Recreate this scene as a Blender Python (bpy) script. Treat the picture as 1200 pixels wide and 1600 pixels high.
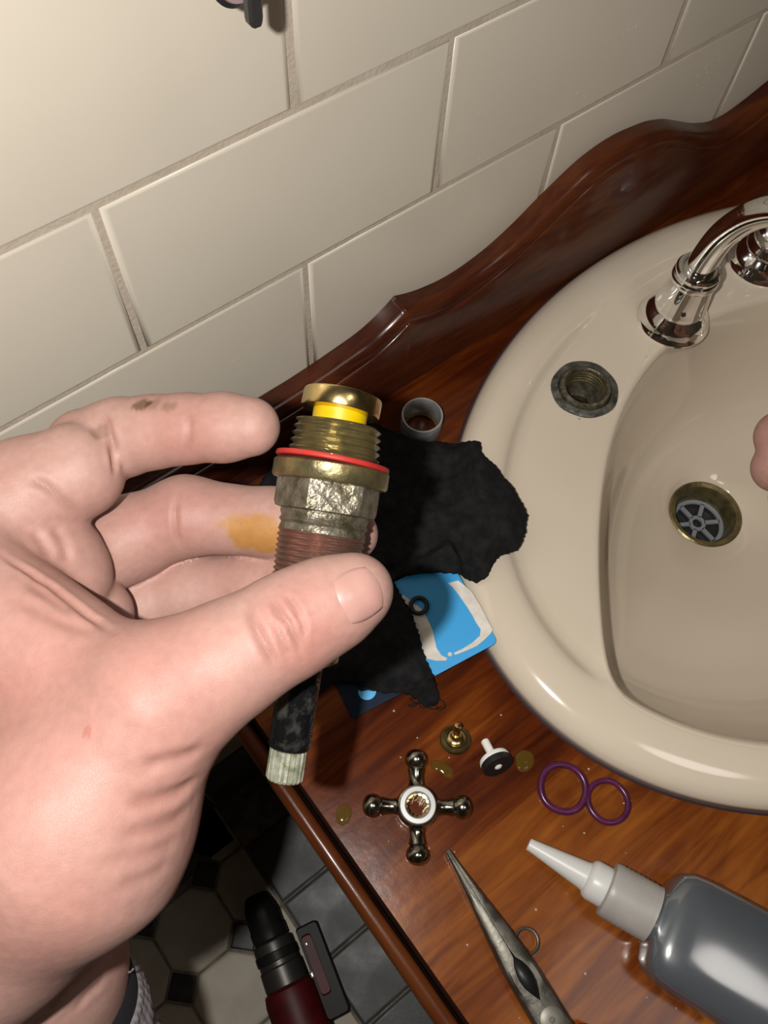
import bpy, bmesh, math, random
import numpy as np
from mathutils import Vector, Matrix, noise
random.seed(7)
SC = bpy.context.scene
COL = SC.collection
for o in list(bpy.data.objects): bpy.data.objects.remove(o)

# ---------------------------------------------------------------- camera
CAM_LOC = Vector((0, -.2288, 1.2173))
CAM_ROT = Matrix(((0.78949069, 0.53687754, -0.29743397), (-0.61264499, 0.71856587, -0.32913403), (0.03702123, 0.44206969, 0.89621639)))
cd = bpy.data.cameras.new('camera'); cam = bpy.data.objects.new('camera', cd); COL.objects.link(cam)
cam.matrix_world = Matrix.Translation(CAM_LOC) @ CAM_ROT.to_4x4()
cd.sensor_fit = 'VERTICAL'; cd.sensor_height = 36; cd.lens = 1299.54 / 1600 * 36; cd.clip_start = .01
SC.camera = cam
SC.view_settings.view_transform = 'Standard'; SC.view_settings.look = 'None'
SC.view_settings.gamma = 1; SC.view_settings.use_curve_mapping = False
SC.view_settings.exposure = 0.0

# ---------------------------------------------------------------- world and lights
wd = bpy.data.worlds.new('room_ambient'); SC.world = wd; wd.use_nodes = True
wd.node_tree.nodes['Background'].inputs[0].default_value = (1, .93, .84, 1)
wd.node_tree.nodes['Background'].inputs[1].default_value = .04

def light(name, kind, loc, power, color, size=.1, falloff=None):
    l = bpy.data.lights.new(name, kind); o = bpy.data.objects.new(name, l); COL.objects.link(o)
    l.color = color; l.energy = power; o.location = loc
    if kind == 'AREA': l.shape = 'DISK'; l.size = size
    else: l.shadow_soft_size = size
    if falloff:
        l.use_nodes = True; nt = l.node_tree
        fo = nt.nodes.new('ShaderNodeLightFalloff'); fo.inputs['Strength'].default_value = 1
        ad = nt.nodes.new('ShaderNodeMath'); ad.operation = 'MULTIPLY_ADD'; ad.inputs[1].default_value = falloff
        nt.links.new(fo.outputs['Quadratic'], ad.inputs[0]); nt.links.new(fo.outputs['Linear'], ad.inputs[2])
        nt.links.new(ad.outputs[0], nt.nodes['Emission'].inputs['Strength'])
    return o
# the phone's flash, 26 mm beside its lens, and the room's ceiling lamp
FLASH = light('phone_flash', 'SPOT', CAM_LOC + CAM_ROT @ Vector((-.026, .004, .004)), 9.6, (1, .965, .905), .003, .2)
FLASH.rotation_euler = CAM_ROT.to_euler(); FLASH.data.spot_size = math.radians(140); FLASH.data.spot_blend = .4
light('ceiling_lamp', 'AREA', (.35, -.75, 2.33), 1.9, (1, .95, .90), .42)

# ---------------------------------------------------------------- helpers
def sRGB(r, g, b):
    f = lambda c: (c/255/12.92 if c/255 <= .04045 else ((c/255+.055)/1.055)**2.4)
    return (f(r), f(g), f(b), 1)

def mat(name, col, rough=.5, metal=0, col2=None, scale=30, detail=4, stretch=None, bump=0, bscale=None, bdist=.001,
        sss=0, coat=0, spec=.5, trans=0, lo=.35, hi=.65, distort=0, alpha=1, ior=1.45, rough2=None):
    m = bpy.data.materials.new(name); m.use_nodes = True; nt = m.node_tree; p = nt.nodes['Principled BSDF']
    p.inputs['Base Color'].default_value = col; p.inputs['Roughness'].default_value = rough
    p.inputs['Metallic'].default_value = metal; p.inputs['Specular IOR Level'].default_value = spec
    p.inputs['Coat Weight'].default_value = coat; p.inputs['Coat Roughness'].default_value = .08
    p.inputs['Transmission Weight'].default_value = trans; p.inputs['IOR'].default_value = ior
    p.inputs['Alpha'].default_value = alpha
    if sss:
        p.inputs['Subsurface Weight'].default_value = sss; p.inputs['Subsurface Radius'].default_value = (1, .35, .2)
        p.inputs['Subsurface Scale'].default_value = .004
    tc = nt.nodes.new('ShaderNodeTexCoord'); mp = nt.nodes.new('ShaderNodeMapping')
    nt.links.new(tc.outputs['Object'], mp.inputs['Vector'])
    if stretch: mp.inputs['Scale'].default_value = stretch
    if col2:
        n = nt.nodes.new('ShaderNodeTexNoise'); n.inputs['Scale'].default_value = scale; n.inputs['Detail'].default_value = detail
        n.inputs['Distortion'].default_value = distort
        r = nt.nodes.new('ShaderNodeValToRGB'); r.color_ramp.elements[0].position = lo; r.color_ramp.elements[1].position = hi
        r.color_ramp.elements[0].color = col; r.color_ramp.elements[1].color = col2
        nt.links.new(mp.outputs[0], n.inputs['Vector']); nt.links.new(n.outputs[0], r.inputs[0]); nt.links.new(r.outputs[0], p.inputs['Base Color'])
        if rough2 is not None:
            mr = nt.nodes.new('ShaderNodeMapRange'); mr.inputs[1].default_value = lo; mr.inputs[2].default_value = hi
            mr.inputs[3].default_value = rough; mr.inputs[4].default_value = rough2
            nt.links.new(n.outputs[0], mr.inputs[0]); nt.links.new(mr.outputs[0], p.inputs['Roughness'])
    if bump:
        n2 = nt.nodes.new('ShaderNodeTexNoise'); n2.inputs['Scale'].default_value = bscale or scale; n2.inputs['Detail'].default_value = 3
        b = nt.nodes.new('ShaderNodeBump'); b.inputs['Strength'].default_value = bump; b.inputs['Distance'].default_value = bdist
        nt.links.new(mp.outputs[0], n2.inputs['Vector']); nt.links.new(n2.outputs[0], b.inputs['Height']); nt.links.new(b.outputs[0], p.inputs['Normal'])
    return m

def mesh(name, vs, fs, smooth=True, m=None, sharp=None):
    me = bpy.data.meshes.new(name); me.from_pydata([tuple(map(float, v)) for v in vs], [], [tuple(map(int, f)) for f in fs])
    if m: me.materials.append(m)
    bm = bmesh.new(); bm.from_mesh(me); bmesh.ops.recalc_face_normals(bm, faces=bm.faces)
    if sharp:
        for e in bm.edges:
            if len(e.link_faces) == 2 and e.calc_face_angle(0) > math.radians(sharp): e.smooth = False
    bm.to_mesh(me); bm.free()
    if smooth: me.polygons.foreach_set('use_smooth', [True] * len(me.polygons))
    return me

def thing(name, label, cat, loc=(0, 0, 0), group=None):
    o = bpy.data.objects.new(name, None); COL.objects.link(o); o.location = loc; o.empty_display_size = .01
    o['label'] = label; o['category'] = cat
    if group: o['group'] = group
    return o

def origin(o):
    v = Vector((0, 0, 0))
    while o: v += o.location; o = o.parent
    return v

def part(name, geo, m, parent=None, smooth=True, sharp=35, label=None):
    """geo = (verts, faces) in world metres; linked as one mesh object under parent."""
    vs, fs = geo; w = origin(parent) if parent else Vector((0, 0, 0))
    loc = Vector(np.mean(np.array(vs, float), axis=0)) if not parent else Vector((0, 0, 0))
    off = w + loc
    me = mesh(name, [Vector(v) - off for v in vs], fs, smooth, m, sharp)
    o = bpy.data.objects.new(name, me); COL.objects.link(o); o.location = loc
    if parent: o.parent = parent
    if label: o['label'] = label
    return o

def tag(o, label, cat, group=None):
    o['label'] = label; o['category'] = cat
    if group: o['group'] = group
    return o

def join(*gs):
    V, F = [], []
    for vs, fs in gs:
        n = len(V); V += [tuple(v) for v in vs]; F += [tuple(i + n for i in f) for f in fs]
    return V, F

def box(x0, x1, y0, y1, z0, z1):
    vs = [(x, y, z) for x in (x0, x1) for y in (y0, y1) for z in (z0, z1)]
    return vs, [(0, 1, 3, 2), (4, 6, 7, 5), (0, 4, 5, 1), (2, 3, 7, 6), (0, 2, 6, 4), (1, 5, 7, 3)]

def frame(axis):
    a = Vector(axis).normalized(); t = Vector((0, 0, 1)) if abs(a.z) < .9 else Vector((1, 0, 0))
    u = t.cross(a).normalized(); return u, a.cross(u), a

def rings(rs, cap=True):
    n = len(rs[0]); V = [p for r in rs for p in r]; F = []
    for i in range(len(rs) - 1):
        for j in range(n):
            F.append((i*n+j, i*n+(j+1) % n, (i+1)*n+(j+1) % n, (i+1)*n+j))
    if cap: F += [tuple(range(n))[::-1], tuple((len(rs)-1)*n + j for j in range(n))]
    return V, F

def lathe(prof, base, axis=(0, 0, 1), n=40, rfun=None, closed=False, scale=1):
    """prof: list of (radius, height) in mm; surface of revolution around axis from base."""
    u, v, a = frame(axis); b = Vector(base); rs = []
    for r, h in prof:
        ring = []
        for j in range(n):
            t = 2*math.pi*j/n; rr = r if rfun is None else rfun(r, h, t)
            ring.append(b + a*(h*.001*scale) + (u*math.cos(t) + v*math.sin(t))*(rr*.001*scale))
        rs.append(ring)
    if closed: rs.append(rs[0])
    return rings(rs, not closed)

def spline(pts, n):
    P = np.array(pts, float); k = len(P); out = []
    for i in range(n):
        t = i/(n-1)*(k-1); j = min(int(t), k-2); f = t-j
        a, b, c, d = P[max(j-1, 0)], P[j], P[j+1], P[min(j+2, k-1)]
        out.append(.5*((2*b)+(-a+c)*f+(2*a-5*b+4*c-d)*f*f+(-a+3*b-3*c+d)*f**3))
    return np.array(out)

def tube(pts, rad, n=16, cap=True):
    """pts world points, rad radius in mm (number or list)."""
    P = [Vector(p) for p in pts]; rs = []; prev = None
    for i, p in enumerate(P):
        t = (P[min(i+1, len(P)-1)] - P[max(i-1, 0)]).normalized()
        if prev is None: u = frame(t)[0]
        else: u = (prev - t*prev.dot(t)).normalized()
        prev = u; v = t.cross(u); r = (rad if not hasattr(rad, '__len__') else rad[i])*.001
        rs.append([p + (u*math.cos(2*math.pi*j/n) + v*math.sin(2*math.pi*j/n))*r for j in range(n)])
    return rings(rs, cap)

def torus(c, axis, R, r, n=48, m=12, wob=0):
    u, v, a = frame(axis); rs = []
    for i in range(n):
        t = 2*math.pi*i/n; k = 1 + wob*math.cos(2*t+.6); d = u*math.cos(t)*k + v*math.sin(t)*(2-k)
        rs.append([Vector(c) + d*R*.001 + (d*math.cos(2*math.pi*j/m) + a*math.sin(2*math.pi*j/m))*r*.001 for j in range(m)])
    rs.append(rs[0]); return rings(rs, False)

def prism(poly, up, h, bev=0):
    """poly: world points in a plane; extruded by h mm along up with a small bevelled top edge."""
    P = [Vector(p) for p in poly]; a = Vector(up).normalized(); c = sum(P, Vector())/len(P); rs = [P]
    if bev:
        rs.append([p + a*(h-bev)*.001 for p in P])
        rs.append([p + a*h*.001 + (c-p).normalized()*bev*.001 for p in P])
    else: rs.append([p + a*h*.001 for p in P])
    return rings(rs)

def rounded(poly, r, k=5):
    P = [Vector(p) for p in poly]; out = []; n = len(P)
    for i in range(n):
        p = P[i]; a = (P[i-1]-p); b = (P[(i+1) % n]-p); ra = min(r*.001, a.length/2.1, b.length/2.1)
        q0 = p + a.normalized()*ra; q1 = p + b.normalized()*ra
        for j in range(k+1):
            t = j/k; out.append(q0*(1-t)**2 + p*2*t*(1-t) + q1*t*t)
    return out

# ---- smooth solids from distance fields (hands, cloth)
def round_cone(P, a, b, ra, rb):
    a = np.array(a, np.float32); b = np.array(b, np.float32); ab = b-a
    t = np.clip(((P-a) @ ab) / max(float(ab @ ab), 1e-12), 0, 1)
    return np.linalg.norm(P - a - t[..., None]*ab, axis=-1) - (ra + t*(rb-ra))
def smin(a, b, k):
    h = np.maximum(k - np.abs(a-b), 0)/k
    return np.minimum(a, b) - h*h*k*.25
def chain_sdf(P, ch, k, old=None):
    for (p, q) in zip(ch[:-1], ch[1:]):
        d = round_cone(P, p[:3], q[:3], p[3], q[3])
        old = d if old is None else smin(old, d, k)
    return old
THUMB = [(0.04329,-0.17427,1.03523,0.008),(0.03816,-0.17317,1.03393,0.0092),(0.03215,-0.17181,1.03355,0.0099),(0.02385,-0.17066,1.03233,0.0112),(0.00921,-0.16856,1.03048,0.0128),(-0.00754,-0.16613,1.02804,0.017),(-0.03792,-0.17251,1.01227,0.028),(-0.06895,-0.16767,0.99036,0.03),(-0.09885,-0.1688,0.96663,0.028)]
INDEX_A = [(-0.02682,-0.09647,1.01598,0.02),(-0.00717,-0.09466,1.01759,0.0148),(0.0068,-0.09755,1.02005,0.013)]
INDEX = [(0.01299,-0.08936,1.01507,0.011),(0.02177,-0.09426,1.01842,0.0106),(0.02946,-0.10044,1.02205,0.0096),(0.03647,-0.10624,1.02448,0.0091),(0.04442,-0.11336,1.02673,0.0089),(0.04959,-0.11854,1.02878,0.0079)]
MIDDLE = [(-0.02194,-0.10402,1.00144,0.014),(-0.00508,-0.10725,0.99246,0.012),(0.00916,-0.10666,0.98959,0.0122),(0.02634,-0.11223,0.99325,0.0114),(0.04566,-0.13123,0.99603,0.0098),(0.05425,-0.14185,0.99833,0.0096),(0.06019,-0.14846,0.99899,0.0081)]
RING = [(-0.02575,-0.11584,0.98691,0.013),(-0.01216,-0.11678,0.97322,0.011),(0.00094,-0.11774,0.97052,0.012),(0.01633,-0.12563,0.97385,0.0112),(0.03236,-0.13812,0.98016,0.01),(0.04324,-0.14671,0.9862,0.0094),(0.04885,-0.15199,0.98835,0.0082)]
LITTLE = [(-0.0322,-0.12813,0.97579,0.013),(-0.01757,-0.12567,0.957,0.01),(-0,-0.13024,0.95446,0.0095),(0.01607,-0.14072,0.96041,0.0086),(0.02827,-0.1491,0.96808,0.0076)]
PADS = [[(-0.01493,-0.10505,1.0112,0.015),(-0.01222,-0.11101,1.00768,0.0142),(-0.01181,-0.11475,1.00532,0.0132)], [(-0.01813,-0.11767,0.99435,0.012),(-0.01098,-0.12278,0.99261,0.0116)]]
WEB = [(-0.0346,-0.11623,1.01953,0.024),(-0.02591,-0.1334,1.02058,0.017),(-0.01894,-0.14681,1.02243,0.014),(-0.01225,-0.1581,1.02385,0.0115)]
PALM = [[(-0.03215,-0.09893,1.00661,0.026),(-0.05694,-0.12767,0.9856,0.036),(-0.07338,-0.15389,0.96829,0.034)], [(-0.03281,-0.10991,0.99121,0.02),(-0.04435,-0.14377,0.9861,0.03),(-0.06808,-0.16413,0.97074,0.03)]]
FOREARM = [(-0.07484,-0.14972,0.95594,0.028),(-0.08774,-0.1765,0.91505,0.029),(-0.10057,-0.19209,0.88498,0.028),(-0.12856,-0.25654,0.80962,0.031)]
def left_sdf(P):
    P = np.asarray(P, np.float32); k = .006
    th = chain_sdf(P, THUMB, k)
    d = chain_sdf(P, FOREARM, .008)
    d = smin(d, chain_sdf(P, PALM[0], .01), .012); d = smin(d, chain_sdf(P, PALM[1], .01), .012)
    d = smin(d, chain_sdf(P, INDEX_A, .004), .004); d = smin(d, chain_sdf(P, INDEX, .003), .0016)
    for p in PADS: d = smin(d, chain_sdf(P, p, .004), .0018)
    d = smin(d, chain_sdf(P, MIDDLE, .004), .0012)
    d = smin(d, chain_sdf(P, RING, .004), .0012)
    d = smin(d, chain_sdf(P, LITTLE, .004), .002)
    th = smin(th, chain_sdf(P, WEB, .008), .008)
    near = (P @ np.array((0.29743, 0.32913, -0.89622), np.float32))
    return smin(d, th, .004)
RIGHT = [[(0.27346,-0.19039,0.90039,0.012),(0.29741,-0.19662,0.90047,0.0125),(0.32588,-0.2074,0.89592,0.013)], [(0.2642,-0.19938,0.89401,0.0114),(0.28698,-0.21344,0.88748,0.012),(0.31527,-0.22984,0.88081,0.013)],
         [(0.26793,-0.21316,0.88126,0.0105),(0.2833,-0.22914,0.8738,0.011),(0.30764,-0.25054,0.86509,0.012)], [(0.27308,-0.22643,0.86806,0.009),(0.28568,-0.24398,0.86021,0.0095),(0.30145,-0.26425,0.85243,0.01)],
         [(0.26887,-0.20312,0.91204,0.009),(0.27268,-0.22624,0.90705,0.0105),(0.29596,-0.25017,0.8926,0.014)],
         [(0.33331,-0.21106,0.88811,0.018),(0.32399,-0.23929,0.86907,0.026),(0.31618,-0.26352,0.85424,0.02)], [(0.32556,-0.24758,0.86655,0.028),(0.3612,-0.29226,0.84523,0.026),(0.41186,-0.36353,0.81356,0.033)]]
def right_sdf(P):
    P = np.asarray(P, np.float32); d = None
    for i, c in enumerate(RIGHT):
        e = chain_sdf(P, c, .004); d = e if d is None else smin(d, e, .0025 if i < 5 else .008)
    return d

def surface_nets(fn, lo, hi, h, dense=False):
    lo = np.array(lo, np.float32); n = np.ceil((np.array(hi)-lo)/h).astype(int)+1
    if dense:
        P = np.stack(np.meshgrid(*[lo[k]+h*np.arange(n[k]) for k in range(3)], indexing='ij'), -1).astype(np.float32); S = fn(P).astype(np.float32)
    else:
        S = np.empty(n, np.float32); B = 12; nb = -(-n//B)
        bi = np.stack(np.meshgrid(*[np.arange(k) for k in nb], indexing='ij'), -1).reshape(-1, 3)
        bd = fn((lo+h*(bi*B+(B-1)/2)).astype(np.float32)); lim = h*B*.9+.004
        for (i, j, k), d in zip(bi*B, bd):
            e = np.minimum((i+B, j+B, k+B), n)
            if abs(d) > lim: S[i:e[0], j:e[1], k:e[2]] = d; continue
            P = np.stack(np.meshgrid(*[lo[q]+h*np.arange((i, j, k)[q], e[q]) for q in range(3)], indexing='ij'), -1).astype(np.float32)
            S[i:e[0], j:e[1], k:e[2]] = fn(P)
    for ax in range(3):
        sl = [slice(None)]*3
        for e in (0, -1): sl[ax] = e; S[tuple(sl)] = np.maximum(S[tuple(sl)], h*.5)
    neg = S < 0; c = np.zeros(n-1, int)
    for dx in (0, 1):
        for dy in (0, 1):
            for dz in (0, 1): c += neg[dx:n[0]-1+dx, dy:n[1]-1+dy, dz:n[2]-1+dz]
    act = (c > 0) & (c < 8); idx = -np.ones(act.shape, int); ii = np.argwhere(act); idx[act] = np.arange(len(ii))
    acc = np.zeros((len(ii), 3)); cnt = np.zeros(len(ii)); quads = []
    for ax in range(3):
        o1, o2 = [a for a in range(3) if a != ax]
        for a in (0, 1):
            for b in (0, 1):
                p = ii.copy(); p[:, o1] += a; p[:, o2] += b; q = p.copy(); q[:, ax] += 1
                s0 = S[tuple(p.T)]; s1 = S[tuple(q.T)]; cr = (s0 < 0) != (s1 < 0)
                t = s0/np.where(cr, s0-s1, 1); pt = p.astype(float); pt[:, ax] += t
                acc[cr] += pt[cr]; cnt[cr] += 1
        sl0 = [slice(None)]*3; sl1 = [slice(None)]*3; sl0[ax] = slice(0, n[ax]-1); sl1[ax] = slice(1, n[ax])
        E = np.argwhere(neg[tuple(sl0)] != neg[tuple(sl1)]); E = E[(E[:, o1] > 0) & (E[:, o2] > 0) & (E[:, o1] < n[o1]-1) & (E[:, o2] < n[o2]-1)]
        q = []
        for a, b in ((-1, -1), (0, -1), (0, 0), (-1, 0)):
            v = E.copy(); v[:, o1] += a; v[:, o2] += b; q.append(idx[tuple(v.T)])
        quads.append(np.stack(q, 1))
    V = lo + h*(acc/cnt[:, None]); F = np.concatenate(quads)
    return V, F

def relax(V, F, it=2, w=.5):
    e = np.concatenate([F[:, [0, 1]], F[:, [1, 2]], F[:, [2, 3]], F[:, [3, 0]]])
    for _ in range(it):
        s = np.zeros_like(V); c = np.zeros(len(V))
        for a, b in ((0, 1), (1, 0)):
            np.add.at(s, e[:, a], V[e[:, b]]); np.add.at(c, e[:, a], 1)
        V = V*(1-w) + w*s/c[:, None]
    return V
def normals(V, F):
    n = np.cross(V[F[:, 2]]-V[F[:, 0]], V[F[:, 3]]-V[F[:, 1]]); N = np.zeros_like(V)
    for k in range(4): np.add.at(N, F[:, k], n)
    return N/np.maximum(np.linalg.norm(N, axis=1), 1e-12)[:, None]
def fix_orient(V, F, fn):
    N = normals(V, F); s = np.sign(fn(V[:200]+N[:200]*.001)-fn(V[:200]-N[:200]*.001))
    # surface-net quads are wound per axis: orient every face by the field's gradient
    c = V[F].mean(1); n = np.cross(V[F[:, 2]]-V[F[:, 0]], V[F[:, 3]]-V[F[:, 1]]); n /= np.maximum(np.linalg.norm(n, axis=1), 1e-12)[:, None]
    g = fn(c+n*.0006)-fn(c-n*.0006); F = F.copy(); bad = g < 0; F[bad] = F[bad][:, ::-1]
    return F

# ---------------------------------------------------------------- materials
WOOD = bpy.data.materials.new('red_varnished_wood'); WOOD.use_nodes = True
def wood_nodes(m, dark, mid, light_, rough, seed=0.0, grain=(9, 55, 55), patch=(6, 14, 14), GR_=.40, board_falloff=None):
    nt = m.node_tree; p = nt.nodes['Principled BSDF']; L = nt.links.new
    tc = nt.nodes.new('ShaderNodeTexCoord'); mp = nt.nodes.new('ShaderNodeMapping'); mp.inputs['Location'].default_value = (seed, seed*.7, 0)
    L(tc.outputs['Object'], mp.inputs[0])
    m1 = nt.nodes.new('ShaderNodeMapping'); m1.inputs['Scale'].default_value = patch; L(mp.outputs[0], m1.inputs[0])
    m2 = nt.nodes.new('ShaderNodeMapping'); m2.inputs['Scale'].default_value = grain; L(mp.outputs[0], m2.inputs[0])
    n1 = nt.nodes.new('ShaderNodeTexNoise'); n1.inputs['Scale'].default_value = 1; n1.inputs['Detail'].default_value = 5; n1.inputs['Distortion'].default_value = 1.2; L(m1.outputs[0], n1.inputs[0])
    n2 = nt.nodes.new('ShaderNodeTexNoise'); n2.inputs['Scale'].default_value = 2; n2.inputs['Detail'].default_value = 8; n2.inputs['Distortion'].default_value = 1.5; L(m2.outputs[0], n2.inputs[0])
    mx = nt.nodes.new('ShaderNodeMath'); mx.operation = 'MULTIPLY_ADD'; mx.inputs[1].default_value = GR_; L(n2.outputs[0], mx.inputs[0])
    hf = nt.nodes.new('ShaderNodeMath'); hf.operation = 'MULTIPLY'; hf.inputs[1].default_value = 1.1-GR_; L(n1.outputs[0], hf.inputs[0]); L(hf.outputs[0], mx.inputs[2])
    r = nt.nodes.new('ShaderNodeValToRGB'); e = r.color_ramp.elements; e[0].position = .38; e[0].color = dark; e[1].position = .72; e[1].color = light_
    k = e.new(.53); k.color = mid; L(mx.outputs[0], r.inputs[0]); col = r.outputs[0]
    if board_falloff:                                   # board tones; darker steps towards the wall paint in the flash's fall-off
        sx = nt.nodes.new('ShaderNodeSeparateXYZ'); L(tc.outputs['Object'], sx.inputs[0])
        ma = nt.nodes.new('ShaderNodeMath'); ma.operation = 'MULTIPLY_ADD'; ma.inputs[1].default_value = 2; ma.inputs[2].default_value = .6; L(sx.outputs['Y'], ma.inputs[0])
        br = nt.nodes.new('ShaderNodeValToRGB'); br.color_ramp.interpolation = 'CONSTANT'; be = br.color_ramp.elements; be[0].position = 0; be[0].color = board_falloff[0][1]; be[1].position = board_falloff[1][0]*2+.6; be[1].color = board_falloff[1][1]
        for y_, c_ in board_falloff[2:]: be.new(y_*2+.6).color = c_
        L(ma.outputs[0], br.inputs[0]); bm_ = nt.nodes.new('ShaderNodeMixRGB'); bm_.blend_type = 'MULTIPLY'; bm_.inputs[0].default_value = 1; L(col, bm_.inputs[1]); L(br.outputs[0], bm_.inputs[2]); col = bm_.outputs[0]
    L(col, p.inputs['Base Color'])
    p.inputs['Roughness'].default_value = rough; p.inputs['Specular IOR Level'].default_value = .22; p.inputs['Coat Weight'].default_value = .10; p.inputs['Coat Roughness'].default_value = .06
    b = nt.nodes.new('ShaderNodeBump'); b.inputs['Strength'].default_value = .12; b.inputs['Distance'].default_value = .0006
    n3 = nt.nodes.new('ShaderNodeTexNoise'); n3.inputs['Scale'].default_value = 160; n3.inputs['Detail'].default_value = 3; L(tc.outputs['Object'], n3.inputs[0])
    L(n3.outputs[0], b.inputs['Height']); L(b.outputs[0], p.inputs['Normal'])
wood_nodes(WOOD, (.045, .009, .003, 1), (.125, .030, .005, 1), (.29, .092, .012, 1), .21, 0.0, (6, 62, 62), (7, 16, 16), board_falloff=[(-.4, (1, 1, 1, 1)), (-.135, (.95, .90, .9, 1)), (-.040, (.80, .66, .66, 1)), (.085, (.62, .46, .5, 1)), (.150, (.46, .33, .4, 1))])
WOOD2 = bpy.data.materials.new('dark_mahogany_moulding'); WOOD2.use_nodes = True
wood_nodes(WOOD2, (.024, .005, .003, 1), (.055, .013, .006, 1), (.10, .028, .009, 1), .22, 3.1)
WOOD4 = bpy.data.materials.new('brown_bead_wood'); WOOD4.use_nodes = True
wood_nodes(WOOD4, (.045, .010, .004, 1), (.085, .022, .006, 1), (.14, .042, .009, 1), .24, 5.2, (60, 8, 60), (14, 6, 14))
WOOD3 = mat('shade_dark_groove', (.012, .004, .002, 1), .5, col2=(.02, .006, .003, 1), scale=60, spec=.2)  # near-black brown paints the shade inside the edge groove into its colour
TILE = mat('cream_glazed_tile', sRGB(211, 202, 187), .28, col2=sRGB(204, 195, 180), scale=6, bump=.05, bscale=60, bdist=.0005, spec=.4)
GROUT = mat('grey_grout', sRGB(190, 178, 162), .9, col2=sRGB(180, 167, 151), scale=80, bump=.4, bscale=500)
FGROUT = mat('floor_grout', sRGB(150, 140, 126), .9, col2=sRGB(110, 102, 92), scale=60, bump=.4, bscale=400)
FTILE = mat('ivory_floor_tile', sRGB(196, 186, 168), .45, col2=sRGB(182, 170, 152), scale=25)
BTILE = mat('charcoal_floor_tile', sRGB(60, 62, 64), .35, col2=sRGB(84, 86, 88), scale=18, bump=.15, bscale=120, rough2=.5)
DOT = mat('black_dot_tile', sRGB(38, 38, 40), .4, col2=sRGB(52, 52, 54), scale=40)
PAINT = mat('beige_wall_paint', sRGB(196, 184, 164), .8, col2=sRGB(190, 178, 158), scale=3)
CERAMIC = mat('beige_ceramic', sRGB(216, 203, 184), .12, col2=sRGB(211, 197, 178), scale=8, coat=.6)
CHROME = mat('chrome', (.86, .86, .86, 1), .06, 1)
NICKEL = mat('worn_nickel', (.42, .40, .34, 1), .16, 1, col2=(.26, .25, .21, 1), scale=120, bump=.1, bscale=300)
STEEL = mat('pliers_steel', (.075, .070, .058, 1), .36, .75, col2=(.14, .13, .11, 1), scale=160, bump=.12, bscale=500, rough2=.5)
ZINC = mat('dull_zinc', (.55, .55, .55, 1), .32, .6, col2=(.40, .40, .40, 1), scale=150)
BRASS = mat('polished_brass', (.72, .56, .26, 1), .22, 1, col2=(.48, .36, .16, 1), scale=60, bump=.1, bscale=300)
OLDBRASS = mat('aged_brass', (.28, .225, .10, 1), .34, .8, col2=(.14, .12, .065, 1), scale=130, bump=.5, bscale=320, bdist=.0006)
SCALED = mat('limescaled_brass', (.085, .072, .042, 1), .42, .6, col2=(.20, .18, .14, 1), scale=230, bump=.9, bscale=330, bdist=.0012)
COPPER = mat('reddened_thread', (.20, .09, .07, 1), .38, .6, col2=(.13, .085, .06, 1), scale=150, bump=.3, bscale=400)
STEMM = mat('blackened_spindle', (.018, .018, .02, 1), .2, .7, col2=(.10, .10, .09, 1), scale=260, bump=.8, bscale=380, bdist=.0008, lo=.54, hi=.68)
SPLINE = mat('verdigris_spline', (.16, .17, .11, 1), .4, .3, col2=(.40, .40, .32, 1), scale=300, bump=.3, bscale=500)
YELLOW = mat('yellow_plastic', sRGB(196, 166, 0), .4, col2=sRGB(188, 154, 0), scale=80)
RED = mat('red_fibre', sRGB(172, 46, 40), .5, col2=sRGB(160, 38, 34), scale=200)
CLOTH = mat('black_cloth', (.010, .010, .011, 1), .95, col2=(.018, .018, .019, 1), scale=200, bump=.8, bscale=1500, bdist=.0008, spec=.15)
BLACKRUB = mat('black_rubber', (.012, .012, .012, 1), .45)
BLACKPL = mat('black_plastic', (.02, .02, .021, 1), .35, col2=(.03, .03, .03, 1), scale=60)
WHITEPL = mat('white_plastic', sRGB(236, 234, 230), .35, sss=.1)
PURPLE = mat('purple_silicone', sRGB(88, 32, 70), .25, col2=sRGB(68, 22, 56), scale=100)
NOZZLE = mat('milky_nozzle', sRGB(204, 204, 202), .35, sss=.3, spec=.5)
CAPM = mat('frosted_cap', sRGB(166, 162, 158), .4, sss=.3, col2=sRGB(156, 152, 148), scale=60)
BOTTLE = mat('grey_gel_bottle', (.085, .096, .11, 1), .3, col2=(.065, .074, .086, 1), scale=14, coat=1, spec=.6)
BOTTLE.node_tree.nodes['Principled BSDF'].inputs['Coat Roughness'].default_value = .13; BOTTLE.node_tree.nodes['Principled BSDF'].inputs['Coat IOR'].default_value = 2.0
BLUE = mat('sky_blue_card', sRGB(52, 158, 222), .4)
NAVY = mat('navy_card', sRGB(9, 27, 48), .5, spec=.15)
PAPER = mat('white_paper_residue', sRGB(222, 216, 208), .8, col2=sRGB(206, 200, 190), scale=200)
EMBLEM = mat('light_blue_print', sRGB(80, 176, 232), .4)
REDGRIP = mat('red_grip', sRGB(190, 26, 22), .4)
DRILLRED = mat('dark_red_plastic', sRGB(92, 13, 20), .5, col2=sRGB(76, 10, 16), scale=40)
DRILLBLK = mat('black_drill_plastic', (.012, .011, .011, 1), .45, col2=(.018, .017, .016, 1), scale=60, spec=.25)
DRILLGRY = mat('grey_gearbox_metal', (.10, .095, .09, 1), .4, .7)
WATER = mat('amber_water', sRGB(104, 80, 30), .06, alpha=.45)
DROPS = mat('clear_water', (.8, .8, .8, 1), .04, alpha=.3, spec=1)
SLEEVE = mat('grey_waffle_knit', sRGB(138, 132, 136), .9, col2=sRGB(122, 116, 120), scale=300)
CUFF = mat('navy_cuff', sRGB(20, 20, 27), .9, bump=.5, bscale=900)

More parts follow.
